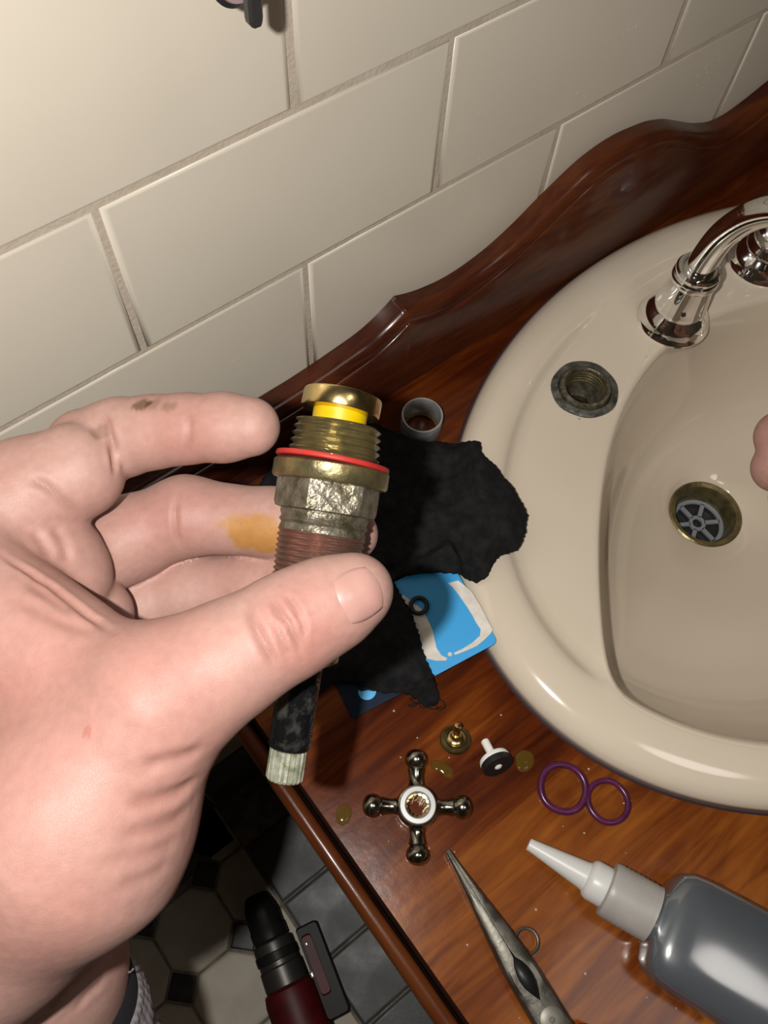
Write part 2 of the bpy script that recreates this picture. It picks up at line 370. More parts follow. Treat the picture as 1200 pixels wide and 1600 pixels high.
# ---------------------------------------------------------------- setting: walls, floor, ceiling
def struct(o): o['kind'] = 'structure'; return o
def root_box(name, b, m): return struct(part(name, box(*b), m, None, False, None))
wall = root_box('wall_back', (-1.5, 1.6, .0008, .1, 0, 2.4), GROUT)
root_box('wall_left', (-1.6, -1.5, -1.9, .1, 0, 2.4), PAINT)
root_box('wall_right', (1.6, 1.7, -1.9, .1, 0, 2.4), PAINT)
root_box('wall_front', (-1.6, 1.7, -2.0, -1.9, 0, 2.4), PAINT)
root_box('ceiling', (-1.6, 1.7, -2.0, .1, 2.4, 2.5), PAINT)
floor = root_box('floor', (-1.6, 1.7, -2.0, .1, -.06, -.002), FGROUT)

def place(name, me, parent, loc, rot=0):
    o = bpy.data.objects.new(name, me); COL.objects.link(o); o.parent = parent
    o.location = Vector(loc) - origin(parent); o.rotation_euler = (0, 0, rot); return o

def tile_mesh(name, poly, m, d=.006, r=.0012, plane='xz'):
    """a tile with softly pillowed edges; poly in 2D (metres), centred on 0."""
    P = np.array(poly, float)
    def ins(k): return P - k*P/np.linalg.norm(P, axis=1)[:, None]*1.35
    levels = [(0, d), (0, r*.62), (r*.5, r*.2), (r*1.5, 0), (r*1.8, 0)]
    V, n = [], len(P)
    for k, dep in levels:
        for q in ins(k): V.append((q[0], dep, q[1]) if plane == 'xz' else (q[0], q[1], -dep))
    F = []
    for i in range(len(levels)-1):
        for j in range(n): F.append((i*n+j, i*n+(j+1) % n, (i+1)*n+(j+1) % n, (i+1)*n+j))
    F.append(tuple((len(levels)-1)*n+j for j in range(n)))
    return mesh(name, V, F, True, m)
TW, TH, GR = .1605, .0797, .0030
rect = lambda w, h: [(-w/2, -h/2), (w/2, -h/2), (w/2, h/2), (-w/2, h/2)]
tm = tile_mesh('tile', rect(TW-GR, TH-GR), TILE)
for row in range(-9, 9):
    z = 1.0047 + TH*(row+.5); off = .146 if row % 2 == 0 else .0622
    for k in range(-5, 6):
        x = off + TW*(k+.5)
        if z < .78 and x > .09: continue
        if x > .95 or x < -.75: continue
        t = place('tile', tm, wall, (x, random.uniform(-.0002, .0003), z))
# black skirting tiles at the foot of the wall
km = tile_mesh('skirting_tile', rect(.087, .097), BTILE, .009)
for i in range(-7, 1):
    for j in range(2): place('skirting_tile', km, wall, (-.013 + .09*i, -.002, .0505+.1*j))
# floor: charcoal border squares beside the vanity, octagons with black dots beyond
bt = tile_mesh('border_tile', rect(.087, .087), BTILE, .008, .0026, 'xy')
for j in range(-9, 1):
    for i in (0, 1): place('border_tile', bt, floor, (-.0125+.0905*i, -.112+.0895*j, 0))
for i in range(-6, 0): place('border_tile', bt, floor, (-.013+.0905*i, -.012, 0), 0) if i < 0 else None
PO = .094; s = PO-.003; c = .0235
octp = [(-s/2+c, -s/2), (s/2-c, -s/2), (s/2, -s/2+c), (s/2, s/2-c), (s/2-c, s/2), (-s/2+c, s/2), (-s/2, s/2-c), (-s/2, -s/2+c)]
om = tile_mesh('octagon_tile', octp, FTILE, .008, .002, 'xy')
dm = tile_mesh('dot_tile', [(-.0215, 0), (0, -.0215), (.0215, 0), (0, .0215)], DOT, .008, .0016, 'xy')
for i in range(7):
    for j in range(9):
        x = -.118-PO/2-PO*i + .0; y = -.0645-PO/2-PO*j
        if j >= 0: place('octagon_tile', om, floor, (x, y, 0)); place('dot_tile', dm, floor, (x+PO/2, y+PO/2, 0))
hm = tile_mesh('edge_tile', [(-s/2+c, -s/2), (s/2-.034, -s/2), (s/2-.034, s/2), (-s/2+c, s/2), (-s/2, s/2-c), (-s/2, -s/2+c)], FTILE, .008, .002, 'xy')
for j in range(-1, 9): place('edge_tile', hm, floor, (-.118+PO/2, -.0645-PO/2-PO*j, 0))

# ---------------------------------------------------------------- vanity
BX, BY, BA, BB = .3665, -.196, .2365, .1805     # basin centre and half axes
van = thing('vanity_unit', 'dark red varnished wooden vanity with a scroll-topped splashback against the tiled wall', 'vanity', (.45, -.2, 0))
def counter():
    x0, x1, y0, y1 = .0172, .9538, -.4638, -.0005; n = 160
    ang = sorted([2*math.pi*i/n for i in range(n)] + [math.atan2(y-BY, x-BX) % (2*math.pi) for x in (x0, x1) for y in (y0, y1)])
    outer, inner = [], []
    for t in ang:
        dx, dy = math.cos(t), math.sin(t)
        k = min([(x1-BX)/dx if dx > 1e-9 else 9, (x0-BX)/dx if dx < -1e-9 else 9, (y1-BY)/dy if dy > 1e-9 else 9, (y0-BY)/dy if dy < -1e-9 else 9])
        outer.append((BX+dx*k, BY+dy*k)); r = 1/math.sqrt((dx/(BA-.02))**2+(dy/(BB-.02))**2); inner.append((BX+dx*r, BY+dy*r))
    rs = [[(x, y, .778) for x, y in inner], [(x, y, .80) for x, y in inner], [(x, y, .80) for x, y in outer], [(x, y, .778) for x, y in outer]]
    rs.append(rs[0]); return rings(rs, False)
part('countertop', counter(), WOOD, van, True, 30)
# moulded edge: a cove below the top and a round bead
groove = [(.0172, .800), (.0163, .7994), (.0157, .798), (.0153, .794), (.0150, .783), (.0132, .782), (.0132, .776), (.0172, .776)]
bead = [(.0096+.0044*math.cos(t), .7925+.0044*math.sin(t)) for t in np.linspace(-.5, 4.2, 18)]+[(.0082, .780), (.012, .772), (.020, .768), (.03, .768), (.03, .7755), (.0132, .7755), (.0132, .788)]
def edge_loft(prof):
    rs = [[(x, -.0005, z) for x, z in prof], [(x, -.481+x, z) for x, z in prof], [(.971-x, -.481+x, z) for x, z in prof], [(.971-x, -.0005, z) for x, z in prof]]
    return rings(rs)
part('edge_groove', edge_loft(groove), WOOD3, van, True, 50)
part('edge_bead', edge_loft(bead), WOOD4, van, True, 50)
# scroll-cut splashback
hp = [(.012, 47), (.10, 47.5), (.13, 48.5), (.148, 50), (.1755, 53.5), (.1886, 58.5), (.1965, 63.5), (.2005, 66.5), (.206, 64), (.2153, 60.5), (.234, 57), (.2494, 57.5), (.2684, 61.5), (.286, 69), (.3048, 80),
      (.3285, 91.5), (.3450, 95), (.360, 95.3), (.384, 91.6), (.402, 85), (.420, 75), (.438, 65), (.457, 57), (.470, 55), (.480, 55.5), (.4955, 58.5), (.511, 62.8), (.525, 66.5)]
hp += [(.529, 64), (.54, 58), (.56, 52), (.60, 48), (.66, 47), (.90, 47)]
xs = np.array([p[0] for p in hp]); hs = np.array([p[1] for p in hp])*.001
gx = np.unique(np.concatenate([np.linspace(.012, .90, 230), [.2005, .525]]))
def smooth_h(x):
    # smooth everywhere but at the two cut corners
    k = np.linspace(-.006, .006, 9); v = []
    for q in x:
        w = min(1, abs(q-.2005)/.006, abs(q-.525)/.006); v.append(np.interp(q+k*w, xs, hs).mean())
    return np.array(v)
gh = smooth_h(gx)
def splash():
    rs = []
    for x, h in zip(gx, gh):
        z = .8+h
        rs.append([(x, -.0003, .8), (x, -.0003, z), (x, -.0075, z-.0002), (x, -.0108, z-.0012), (x, -.0130, z-.0034), (x, -.0141, z-.0062), (x, -.0143, z-.0082), (x, -.0154, z-.0086), (x, -.0160, z-.0098), (x, -.0160, .8)])
    return rings(rs)
part('splashback', splash(), WOOD2, van, True, 60)
part('side_panel', box(.035, .053, -.43, -.002, .08, .768), WOOD2, van, False, None)
part('side_panel', box(.918, .936, -.43, -.002, .08, .768), WOOD2, van, False, None)
part('plinth', box(.045, .926, -.40, -.01, 0, .08), WOOD2, van, False, None)
for a, b, kx in ((.056, .484, .46), (.487, .915, .511)):
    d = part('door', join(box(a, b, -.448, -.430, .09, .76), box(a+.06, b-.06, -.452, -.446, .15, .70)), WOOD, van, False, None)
    part('knob', lathe([(4, 0), (4, 10), (11, 14), (13, 20), (9, 26), (1, 27)], (kx, -.448, .5), (0, -1, 0), 20), NICKEL, d)

# ---------------------------------------------------------------- basin
basin = thing('wash_basin', 'oval beige ceramic wash basin set into the wooden vanity top', 'basin', (BX, BY, .8))
DX, DY = .3663, -.1735
HX, HY = .2832, -.0853
def ell(t, a, b):  # ray from the waste to an ellipse around the basin centre
    dx, dy = math.cos(t), math.sin(t); px, py = DX-BX, DY-BY
    A = (dx/a)**2+(dy/b)**2; B = 2*(px*dx/a**2+py*dy/b**2); Cc = (px/a)**2+(py/b)**2-1
    return (-B+math.sqrt(B*B-4*A*Cc))/(2*A)
def arc(t):        # ray from the waste to the curved back edge of the bowl
    dx, dy = math.cos(t), math.sin(t); k = .00337*1000; y0 = -.0915
    # DY+dy r = y0 - k (dx r)^2
    A = k*dx*dx; B = dy; Cc = DY-y0
    if A < 1e-9: return (-Cc/B) if B > 0 else 9
    D_ = B*B-4*A*Cc
    return (-B+math.sqrt(D_))/(2*A)
def bowl():
    n = 288; T = [2*math.pi*i/n for i in range(n)]; O = np.array([ell(t, BA, BB) for t in T]); Rr = np.array([ell(t, BA-.038, BB-.033) for t in T])
    Ar = np.array([arc(t) for t in T]); I2 = np.array([ell(t, BA-.034, BB-.030) for t in T])
    k = .010; Bw = np.minimum(I2, Ar) - np.maximum(k-np.abs(I2-Ar), 0)**2/k*.25
    for _ in range(2): Bw = (np.roll(Bw, 1)+2*Bw+np.roll(Bw, -1))/4
    isdeck = np.clip((I2-Ar)/.02, 0, 1)      # 1 where a flat tap deck lies between rim and bowl
    rs = []
    def ring(r, z): rs.append([(DX+math.cos(t)*q, DY+math.sin(t)*q, .8+w*.001) for t, q, w in zip(T, r, z if hasattr(z, '__len__') else [z]*n)])
    for f, z in ((-.014, -20), (-.012, -1), (-.001, 0), (0, 1.2), (-.0008, 4.5), (-.003, 8), (-.007, 10.8), (-.012, 12.4), (-.018, 13), (-.024, 12.6)): ring(O+f, z)
    Rm = np.maximum(Rr, Bw+.003)
    rim = 12.6*(1-isdeck)+isdeck*9.5; ring(np.maximum(O-.0285, Bw+.006), 12.3*(1-isdeck)+isdeck*11.6); ring(np.maximum(O-.0305, Bw+.0052), 12.15*(1-isdeck)+isdeck*10.0); ring(np.maximum(O-.0325, Bw+.0048), 12.05*(1-isdeck)+isdeck*8.2)
    zz = (11.95*(1-isdeck)+isdeck*7.0); ring(np.maximum(O-.0355, Bw+.0045), zz)
    zd = 11.75*(1-isdeck)+isdeck*6.6; W0 = np.maximum(O-.040, Bw+.004)
    for f in np.linspace(0, 1, 18): ring(W0*(1-f)+(Bw+.0036)*f, zd)
    for f, dz in ((.0020, -.3-.6*(1-isdeck)), (.0009, -1.0-1.0*(1-isdeck)), (.0001, -2.4-1.3*(1-isdeck)), (-.0010, -5-1.5*(1-isdeck))): ring(Bw+f, zd+dz)
    G = .0275/Bw
    for s_, dz in ((.965, -22), (.93, -42), (.88, -64), (.81, -84), (.71, -99), (.60, -107.5), (.48, -112.5), (.37, -115.8), (.27, -118)):
        q = np.maximum(s_, G*1.02+.0*s_); ring(Bw*q if s_ > .3 else np.maximum(Bw*s_, .029), dz*np.ones(n))
    ring(np.full(n, .0275), -119.2); ring(np.full(n, .0262), -120.5); ring(np.full(n, .0255), -140)
    V_, F_ = rings(rs, False)      # the bare tap hole is left open in the deck
    def hole(f): c = sum((Vector(V_[i]) for i in f), Vector())/4; return math.hypot(c.x-HX, c.y-HY) < .0178 and c.z > .79
    return V_, [f for f in F_ if not hole(f)]
part('bowl', bowl(), CERAMIC, basin, True, 70)
def seal():
    n = 144; rs = []
    for f, z in ((-.004, 0), (.0018, .0001), (.0015, .0006), (.0007, .0013), (-.004, .0018)): rs.append([(DX+math.cos(t)*(ell(t, BA, BB)+f), DY+math.sin(t)*(ell(t, BA, BB)+f), .8+z) for t in [2*math.pi*i/n for i in range(n)]])
    return rings(rs, False)
part('sealant_line', seal(), mat('mauve_sealant', sRGB(62, 46, 48), .5), basin)
wz = .8-.1215
part('waste_flange', lathe([(21, -20), (26.5, -.5), (27, 1.2), (25.5, 2.2), (22.5, 1.2), (20.3, -3), (19.6, -17), (19, -19)], (DX, DY, wz), n=48, closed=True), OLDBRASS, basin)
def grate():
    z = wz-.0165; g = [lathe([(19.6, 0), (19.6, 1.8), (16.6, 1.8), (16.6, 0)], (DX, DY, z), n=40, closed=True), lathe([(6.2, 0), (6.2, 1.8), (3.6, 1.8), (3.6, 0)], (DX, DY, z), n=24, closed=True)]
    for i in range(6):
        t = math.pi/3*i+.5; dx, dy = math.cos(t), math.sin(t); px, py = -dy*.0015, dx*.0015
        poly = [(DX+dx*.0055+px, DY+dy*.0055+py, z), (DX+dx*.0055-px, DY+dy*.0055-py, z), (DX+dx*.0172-px, DY+dy*.0172-py, z), (DX+dx*.0172+px, DY+dy*.0172+py, z)]
        g.append(prism(poly, (0, 0, 1), 1.8))
    return join(*g)
part('waste_grate', grate(), mat('grey_grate', sRGB(150, 156, 164), .4, .3), basin)
part('waste_pipe', lathe([(20.5, -19), (20.5, -60), (19.5, -60)], (DX, DY, wz), n=32), BLACKPL, basin)

# ---------------------------------------------------------------- taps on the basin deck
DZ = .8064
fx = .3655
sp = thing('basin_spout', 'chrome swan-neck spout standing at the middle of the basin deck', 'tap', (fx, -.080, DZ))
part('base_flange', lathe([(22.5, 0), (22.8, 1.5), (22, 3), (21.2, 4), (20.6, 6.5), (18.6, 9.8), (16.2, 12.2), (15.2, 13.6)], (fx, -.080, DZ), n=56), CHROME, sp)
part('body', lathe([(15.0, 13), (15.8, 15), (15.9, 16.5), (15.4, 18), (15, 22), (13.8, 30), (13.0, 35), (12.7, 37)], (fx, -.080, DZ), n=56), CHROME, sp)
part('collar', lathe([(12.6, 36), (13.9, 37.5), (14.2, 39.5), (13.6, 41.5), (12.6, 42.2), (13.3, 43.4), (13.4, 45.5), (12.4, 47), (10.6, 47.6), (9.6, 47.4)], (fx, -.080, DZ), n=56), CHROME, sp)
path = spline([(fx, -.080, DZ+.040), (fx, -.0805, DZ+.058), (fx, -.084, DZ+.078), (fx, -.0935, DZ+.098), (fx, -.109, DZ+.113), (fx, -.130, DZ+.120), (fx, -.150, DZ+.114), (fx, -.165, DZ+.097), (fx, -.170, DZ+.082)], 60)
part('spout', tube(path, [8.8-.9*min(1, i/20) for i in range(60)], 32), CHROME, sp)
part('grub_screw', lathe([(1.5, 0), (1.5, .6), (.7, .2)], Vector((fx-.0115, -.0895, DZ+.0225)), (-.76, -.62, .15), 12), BLACKPL, sp)

def cross_handle(root, c, ux, uy, up, m, hub=True):
    """four ball-ended arms around a ring hub; ux, uy arm directions."""
    c, ux, uy, up = Vector(c), Vector(ux).normalized(), Vector(uy).normalized(), Vector(up).normalized()
    arm = [(6.0, 9.6), (4.7, 11), (4.0, 12.6), (3.55, 14.5), (3.6, 17), (4.1, 19.5), (4.4, 21), (4.25, 22), (4.7, 23), (5.3, 24.6), (5.5, 26.6), (5.1, 28.4), (4.1, 30.2), (2.5, 31.3), (.4, 31.8)]
    for d in (ux, -ux, uy, -uy): part('arm', lathe(arm, c, d, 24), m, root)
    part('hub', lathe([(7.4, -7.2), (9.8, -6.6), (11.3, -3.5), (11.5, 0), (11.2, 3.2), (10.4, 5.6), (9.9, 6.2), (9.9, 7.6), (9.4, 8.2), (7.1, 8.2), (6.6, 7.6), (6.2, 4), (5.8, -7)], c, up, 48, closed=True), m, root)
tx, ty = .4495, -.0815
tp = thing('right_hand_tap', 'chrome tap with stepped round base beyond the swan-neck spout', 'tap', (tx, ty, DZ))
part('base_flange', lathe([(22.5, 0), (22.8, 1.5), (22, 3), (21.2, 4), (20.6, 6.5), (18.6, 9.8), (16.2, 12.2), (15.2, 13.6)], (tx, ty, DZ), n=56), CHROME, tp)
part('body', lathe([(15.0, 13), (15.8, 15), (15.2, 17), (13.4, 19), (12.6, 23), (13.8, 26), (13.9, 28), (12.6, 30), (10.6, 32), (9.8, 74), (11, 78), (11.2, 84)], (tx, ty, DZ), n=56), CHROME, tp)
cross_handle(tp, (tx, ty, DZ+.090), (.8, .6, 0), (-.6, .8, 0), (0, 0, 1), CHROME)
# body of the dismantled tap, standing open in the left tap hole
hx, hy = HX, HY
tb = thing('open_tap_body', 'open brass tap body left in the bare tap hole of the basin', 'tap body', (hx, hy, .8))
part('back_nut', lathe([(19.5, 5.2), (20.4, 6.6), (20.2, 7.6), (18.6, 8.4), (16.6, 8.9), (16.0, 8.0), (15.6, 5.2)], (hx, hy, .8), n=40, closed=True,
     rfun=lambda r, h, t: r*(1+.012*math.sin(3*t+1)+.01*math.sin(7*t))), mat('dirty_grey_rubber', (.035, .038, .032, 1), .3, col2=(.13, .125, .10, 1), scale=180, bump=.5, bscale=300), tb)
part('seat_barrel', lathe([(15.4, -14), (15.8, 8.2), (14.6, 10.2), (13.0, 10.6), (12.4, 10.0), (12.0, 8), (11.5, -6), (8.5, -12), (5, -12.4), (4.6, -14)], (hx, hy, .8), n=48, closed=True), SCALED, tb)
part('valve_seat', lathe([(12, -16), (12, -13), (5.0, -11), (4.4, -12.6), (3.4, -14)], (hx, hy, .8), n=32), mat('dark_wet_brass', (.06, .045, .03, 1), .2, .7), tb)
for i in range(5):
    part('inner_thread', torus((hx, hy, .8+.0075-.0026*i), (0, 0, 1), 11.6, .55, 40, 8), OLDBRASS, tb) if i < 4 else None

# ---------------------------------------------------------------- small things on the counter
z0 = .8
q = (0.18841,-0.04599,0.817)
ms = thing('metal_sleeve', 'dull grey metal sleeve standing on end beside the black cloth', 'sleeve', (q[0], q[1], z0))
part('shell', lathe([(11.6, 0), (12.0, .6), (12.0, 16.4), (11.7, 17), (11.0, 17), (10.7, 16.4), (10.7, .6), (11, 0)], (q[0], q[1], z0), n=48, closed=True), ZINC, ms)
part('inner_lip', lathe([(10.8, 1.5), (10.8, 3), (9, 3), (9, 1.5)], (q[0], q[1], z0), n=40, closed=True), OLDBRASS, ms)

# gift card
card = thing('plastic_card', 'blue and navy plastic card lying half under the black cloth', 'card', (0.10701,-0.15133,0.8))
cc = [Vector(v) for v in [(0.05515,-0.15747,0.8005),(0.13557,-0.17293,0.812),(0.14498,-0.13144,0.812)]]
long_ = (cc[1]-cc[0]); cn = long_.cross(cc[2]-cc[1]).normalized(); wv = cn.cross(long_).normalized()*.054
cpoly = [cc[0], cc[1], cc[1]+wv, cc[0]+wv]
part('blue_half', prism(rounded([cc[0]+long_*.43, cc[1], cc[1]+wv, cc[0]+long_*.43+wv], 3.2, 6)[6:18]+[cc[0]+long_*.43+wv, cc[0]+long_*.43], cn, .8), BLUE, card, False, None)
part('navy_half', prism([cc[0]+long_*.43, cc[0]+long_*.43+wv]+rounded([cc[0]+wv, cc[0], cc[0]+long_*.43, cc[0]+long_*.43+wv], 3.2, 6)[0:12], cn, .8), NAVY, card, False, None, 'navy end of the card')
def decal(name, pts, m, lab=None, h=.25):
    P = [Vector(p) for p in pts]; part(name, prism([p+cn*.0008 for p in P], cn, h), m, card, False, None, lab)
decal('paper_residue', [(0.13611,-0.13277,0.81083),(0.14109,-0.13509,0.81158),(0.14262,-0.14409,0.81207),(0.14086,-0.1538,0.81213),(0.13769,-0.16651,0.81209),(0.1354,-0.16721,0.8118),(0.13077,-0.1677,0.81118),(0.12613,-0.16773,0.81054),(0.11998,-0.16609,0.80965),(0.11475,-0.16435,0.80888),(0.11488,-0.16319,0.80886),(0.11937,-0.16431,0.80951),(0.12545,-0.16504,0.81037),(0.13078,-0.16471,0.81109),(0.13319,-0.16236,0.81134),(0.1336,-0.15836,0.81128),(0.13471,-0.15402,0.81129),(0.13551,-0.14849,0.81123),(0.13626,-0.14195,0.81113),(0.13656,-0.13588,0.81098)], PAPER, 'ragged white paper strip')
decal('paper_residue', [(0.11425,-0.12277,0.80752),(0.11704,-0.13631,0.80832),(0.1142,-0.14716,0.80827),(0.10983,-0.15564,0.80794),(0.10933,-0.16033,0.80801),(0.11074,-0.16318,0.80829),(0.10941,-0.16378,0.80813),(0.10569,-0.16074,0.80753),(0.10282,-0.15712,0.80702),(0.10231,-0.15416,0.80686),(0.10602,-0.14693,0.80714),(0.11165,-0.13408,0.80752),(0.11112,-0.12244,0.80708)], PAPER, 'ragged white paper strip')
def disc_poly(c, r, n=20, a0=0, a1=2*math.pi): return [Vector(c)+(long_.normalized()*math.cos(a0+(a1-a0)*i/n)+wv.normalized()*math.sin(a0+(a1-a0)*i/n))*r*.001 for i in range(n)]
decal('paper_residue', disc_poly((0.11297,-0.16247,0.80858), 1.1, 12), PAPER, 'white dot')
decal('emblem', disc_poly((0.06942,-0.15076,0.80225), 4.6), EMBLEM, 'light blue round emblem')
decal('emblem_swoosh', [(0.06557,-0.1468,0.8016),(0.06724,-0.14939,0.8019),(0.06987,-0.1507,0.80231),(0.07197,-0.15324,0.80267),(0.0743,-0.15389,0.80301),(0.07511,-0.15125,0.80304),(0.0724,-0.14738,0.80255),(0.06786,-0.14535,0.80187)], NAVY, 'navy wave across the emblem', .4)

# black cloth: one solid grown from its outline, folded over the basin rim
CP = np.array([(0.08705,-0.02296,0.809),(0.11619,-0.00871,0.809),(0.13372,-0.00784,0.809),(0.1557,-0.0165,0.809),(0.17009,-0.02822,0.809),(0.17535,-0.04077,0.809),(0.1834,-0.05318,0.809),(0.19473,-0.06263,0.809),(0.20084,-0.07142,0.809),(0.20288,-0.08035,0.809),(0.19907,-0.0859,0.809),(0.20038,-0.09823,0.809),(0.19948,-0.11175,0.809),(0.1966,-0.12351,0.809),(0.19389,-0.13126,0.809),(0.18626,-0.13708,0.809),(0.17688,-0.14232,0.809),(0.16991,-0.14081,0.809),(0.16507,-0.13903,0.809),(0.15996,-0.14072,0.809),(0.15244,-0.14417,0.809),(0.14723,-0.14296,0.809),(0.14579,-0.13735,0.809),(0.13858,-0.13011,0.809),(0.12951,-0.12192,0.809),(0.11886,-0.11572,0.809),(0.11441,-0.11373,0.809),(0.11339,-0.12371,0.809),(0.11031,-0.13718,0.809),(0.10606,-0.1477,0.809),(0.10107,-0.15901,0.809),(0.09896,-0.16971,0.809),(0.09762,-0.17435,0.809),(0.09306,-0.17887,0.809),(0.08662,-0.17476,0.809),(0.08599,-0.1695,0.809),(0.0829,-0.16475,0.809),(0.07407,-0.15802,0.809),(0.06708,-0.14627,0.809),(0.05939,-0.13799,0.809),(0.04483,-0.13815,0.809),(0.03286,-0.12903,0.809),(0.03613,-0.09892,0.809),(0.05339,-0.06419,0.809)])[:, :2]
def poly_sdf(x, y, P):
    d = np.full(x.shape, 1e9); ins = np.zeros(x.shape, bool)
    for i in range(len(P)):
        a, b = P[i-1], P[i]; e = b-a; wx, wy = x-a[0], y-a[1]
        t = np.clip((wx*e[0]+wy*e[1])/(e @ e), 0, 1); d = np.minimum(d, (wx-e[0]*t)**2+(wy-e[1]*t)**2)
        c = (a[1] > y) != (b[1] > y); ins ^= c & (x < (b[0]-a[0])*(y-a[1])/((b[1]-a[1]) if abs(b[1]-a[1]) > 1e-12 else 1e-12)+a[0])
    d = np.sqrt(d); return np.where(ins, -d, d)
FOLD = [(np.array(p)[:, :2], w, h) for p, w, h in (
    ([(0.11813,-0.0154,0.809),(0.15126,-0.03469,0.809),(0.17215,-0.05545,0.809),(0.19163,-0.07776,0.809)], 7, 5), ([(0.12945,-0.06944,0.809),(0.14676,-0.08726,0.809),(0.15625,-0.10887,0.809),(0.15759,-0.12877,0.809)], 8, 5), ([(0.19891,-0.0816,0.809),(0.18162,-0.10343,0.809),(0.17586,-0.12355,0.809),(0.16449,-0.13395,0.809)], 6, 4.5),
    ([(0.1169,-0.10283,0.809),(0.13873,-0.11924,0.809),(0.15278,-0.1344,0.809)], 6, 4), ([(0.16983,-0.06418,0.809),(0.16591,-0.09171,0.809),(0.15138,-0.11473,0.809)], 9, 5), ([(0.08881,-0.11747,0.809),(0.09408,-0.14285,0.809),(0.09204,-0.16606,0.809)], 9, 4), ([(0.05726,-0.12739,0.809),(0.07314,-0.14356,0.809),(0.08595,-0.16346,0.809)], 6, 3.5), ([(0.19472,-0.11817,0.809),(0.17867,-0.12565,0.809),(0.17278,-0.14017,0.809)], 6, 4))]
def seg_d(x, y, P):
    d = np.full(x.shape, 1e9)
    for a, b in zip(P[:-1], P[1:]):
        e = b-a; wx, wy = x-a[0], y-a[1]; t = np.clip((wx*e[0]+wy*e[1])/(e @ e), 0, 1); d = np.minimum(d, np.hypot(wx-e[0]*t, wy-e[1]*t))
    return d
def cloth_sdf(P):
    x, y, z = P[..., 0], P[..., 1], P[..., 2]
    x2, y2 = x[:, :, 0], y[:, :, 0]
    pd = poly_sdf(x2+.0006*np.sin(y2*1900), y2+.0006*np.sin(x2*2300), CP)
    e = np.sqrt(((x2-BX)/BA)**2+((y2-BY)/BB)**2)
    rim = np.clip((1.03-e)/.09, 0, 1); rim = rim*rim*(3-2*rim)*.0142
    hgt = .0035+.0055*np.clip(-pd/.016, 0, 1)
    for pl, w, h in FOLD: hgt = hgt+.001*h*np.exp(-(seg_d(x2, y2, pl)/(w*.001))**2)*np.clip(-pd/.006, .25, 1)
    hgt = hgt+.0012*np.sin(x2*210+y2*150)*np.sin(y2*260-x2*90)
    zc = cc[0].z-.8-((x2-cc[0].x)*cn.x+(y2-cc[0].y)*cn.y)/cn.z+.0012
    zc = np.clip(zc, 0, .016)*np.clip(1-poly_sdf(x2, y2, np.array([(q.x, q.y) for q in cpoly]))/.006, 0, 1)
    rim = np.maximum(rim, zc); top = .801+rim+hgt; bot = .8009+rim*1.0
    s = np.maximum((z-top[:, :, None])*.8, bot[:, :, None]-z); pd3 = np.broadcast_to(pd[:, :, None], s.shape)
    k = .003; h_ = np.maximum(k-np.abs(s-pd3), 0)/k
    return np.maximum(s, pd3)+h_*h_*k*.25
lo = np.append(CP.min(0)-.004, .799); hi = np.append(CP.max(0)+.004, .832)
V, F = surface_nets(cloth_sdf, lo, hi, .0012, True); V = relax(V, F, 2)
cl = thing('black_cloth', 'crumpled black cloth bunched on the counter and over the basin rim', 'cloth', (float(V[:, 0].mean()), float(V[:, 1].mean()), .8))
part('fabric', (V, F), CLOTH, cl, True, None)
for pts in ([(0.08681,-0.17072,0.803),(0.08266,-0.17077,0.803),(0.08127,-0.16892,0.803),(0.08544,-0.17089,0.803),(0.08607,-0.17418,0.803),(0.08933,-0.17626,0.803)], [(0.09494,-0.17448,0.803),(0.09627,-0.17793,0.803),(0.0954,-0.18049,0.803),(0.09188,-0.18021,0.803),(0.09229,-0.17771,0.803)], [(0.08419,-0.16629,0.803),(0.08462,-0.16986,0.803),(0.08779,-0.17308,0.803),(0.08974,-0.17778,0.803),(0.09412,-0.17951,0.803)]):
    part('loose_thread', tube(spline(pts, 16), .28, 6), CLOTH, cl)

# black O-ring on the card
p = Vector((0.11676,-0.13296,0.80818))+cn*.0022
tag(part('o_ring', torus(p, cn, 4.2, 1.15), BLACKRUB), 'small black rubber O-ring lying on the blue card', 'O-ring')

# brass jumper lying disc down
p = (0.08858,-0.19661,0.803)
bj = thing('brass_jumper', 'small round brass jumper valve lying pin up beside the cross handle', 'valve part', (p[0], p[1], z0))
bx_ = (.17, .24, 1); bb = (p[0], p[1], z0+.0024)
part('disc', lathe([(6.6, 0), (7.5, .6), (7.6, 2.4), (7.2, 3.0), (6.0, 3.1), (5.8, 2.7), (5.2, 2.8), (5.0, 3.7)], bb, bx_, n=40), mat('tarnished_brass', (.17, .13, .05, 1), .3, .85, col2=(.09, .07, .03, 1), scale=200), bj)
part('boss', lathe([(4.6, 3.0), (4.5, 4.6), (3.8, 5.2), (2.8, 5.4), (2.4, 8.0)], bb, bx_, n=32), BRASS, bj)
part('pin', lathe([(1.9, 7.2), (1.8, 15.5), (1.5, 16.6), (.5, 17)], bb, bx_, n=20), BRASS, bj)

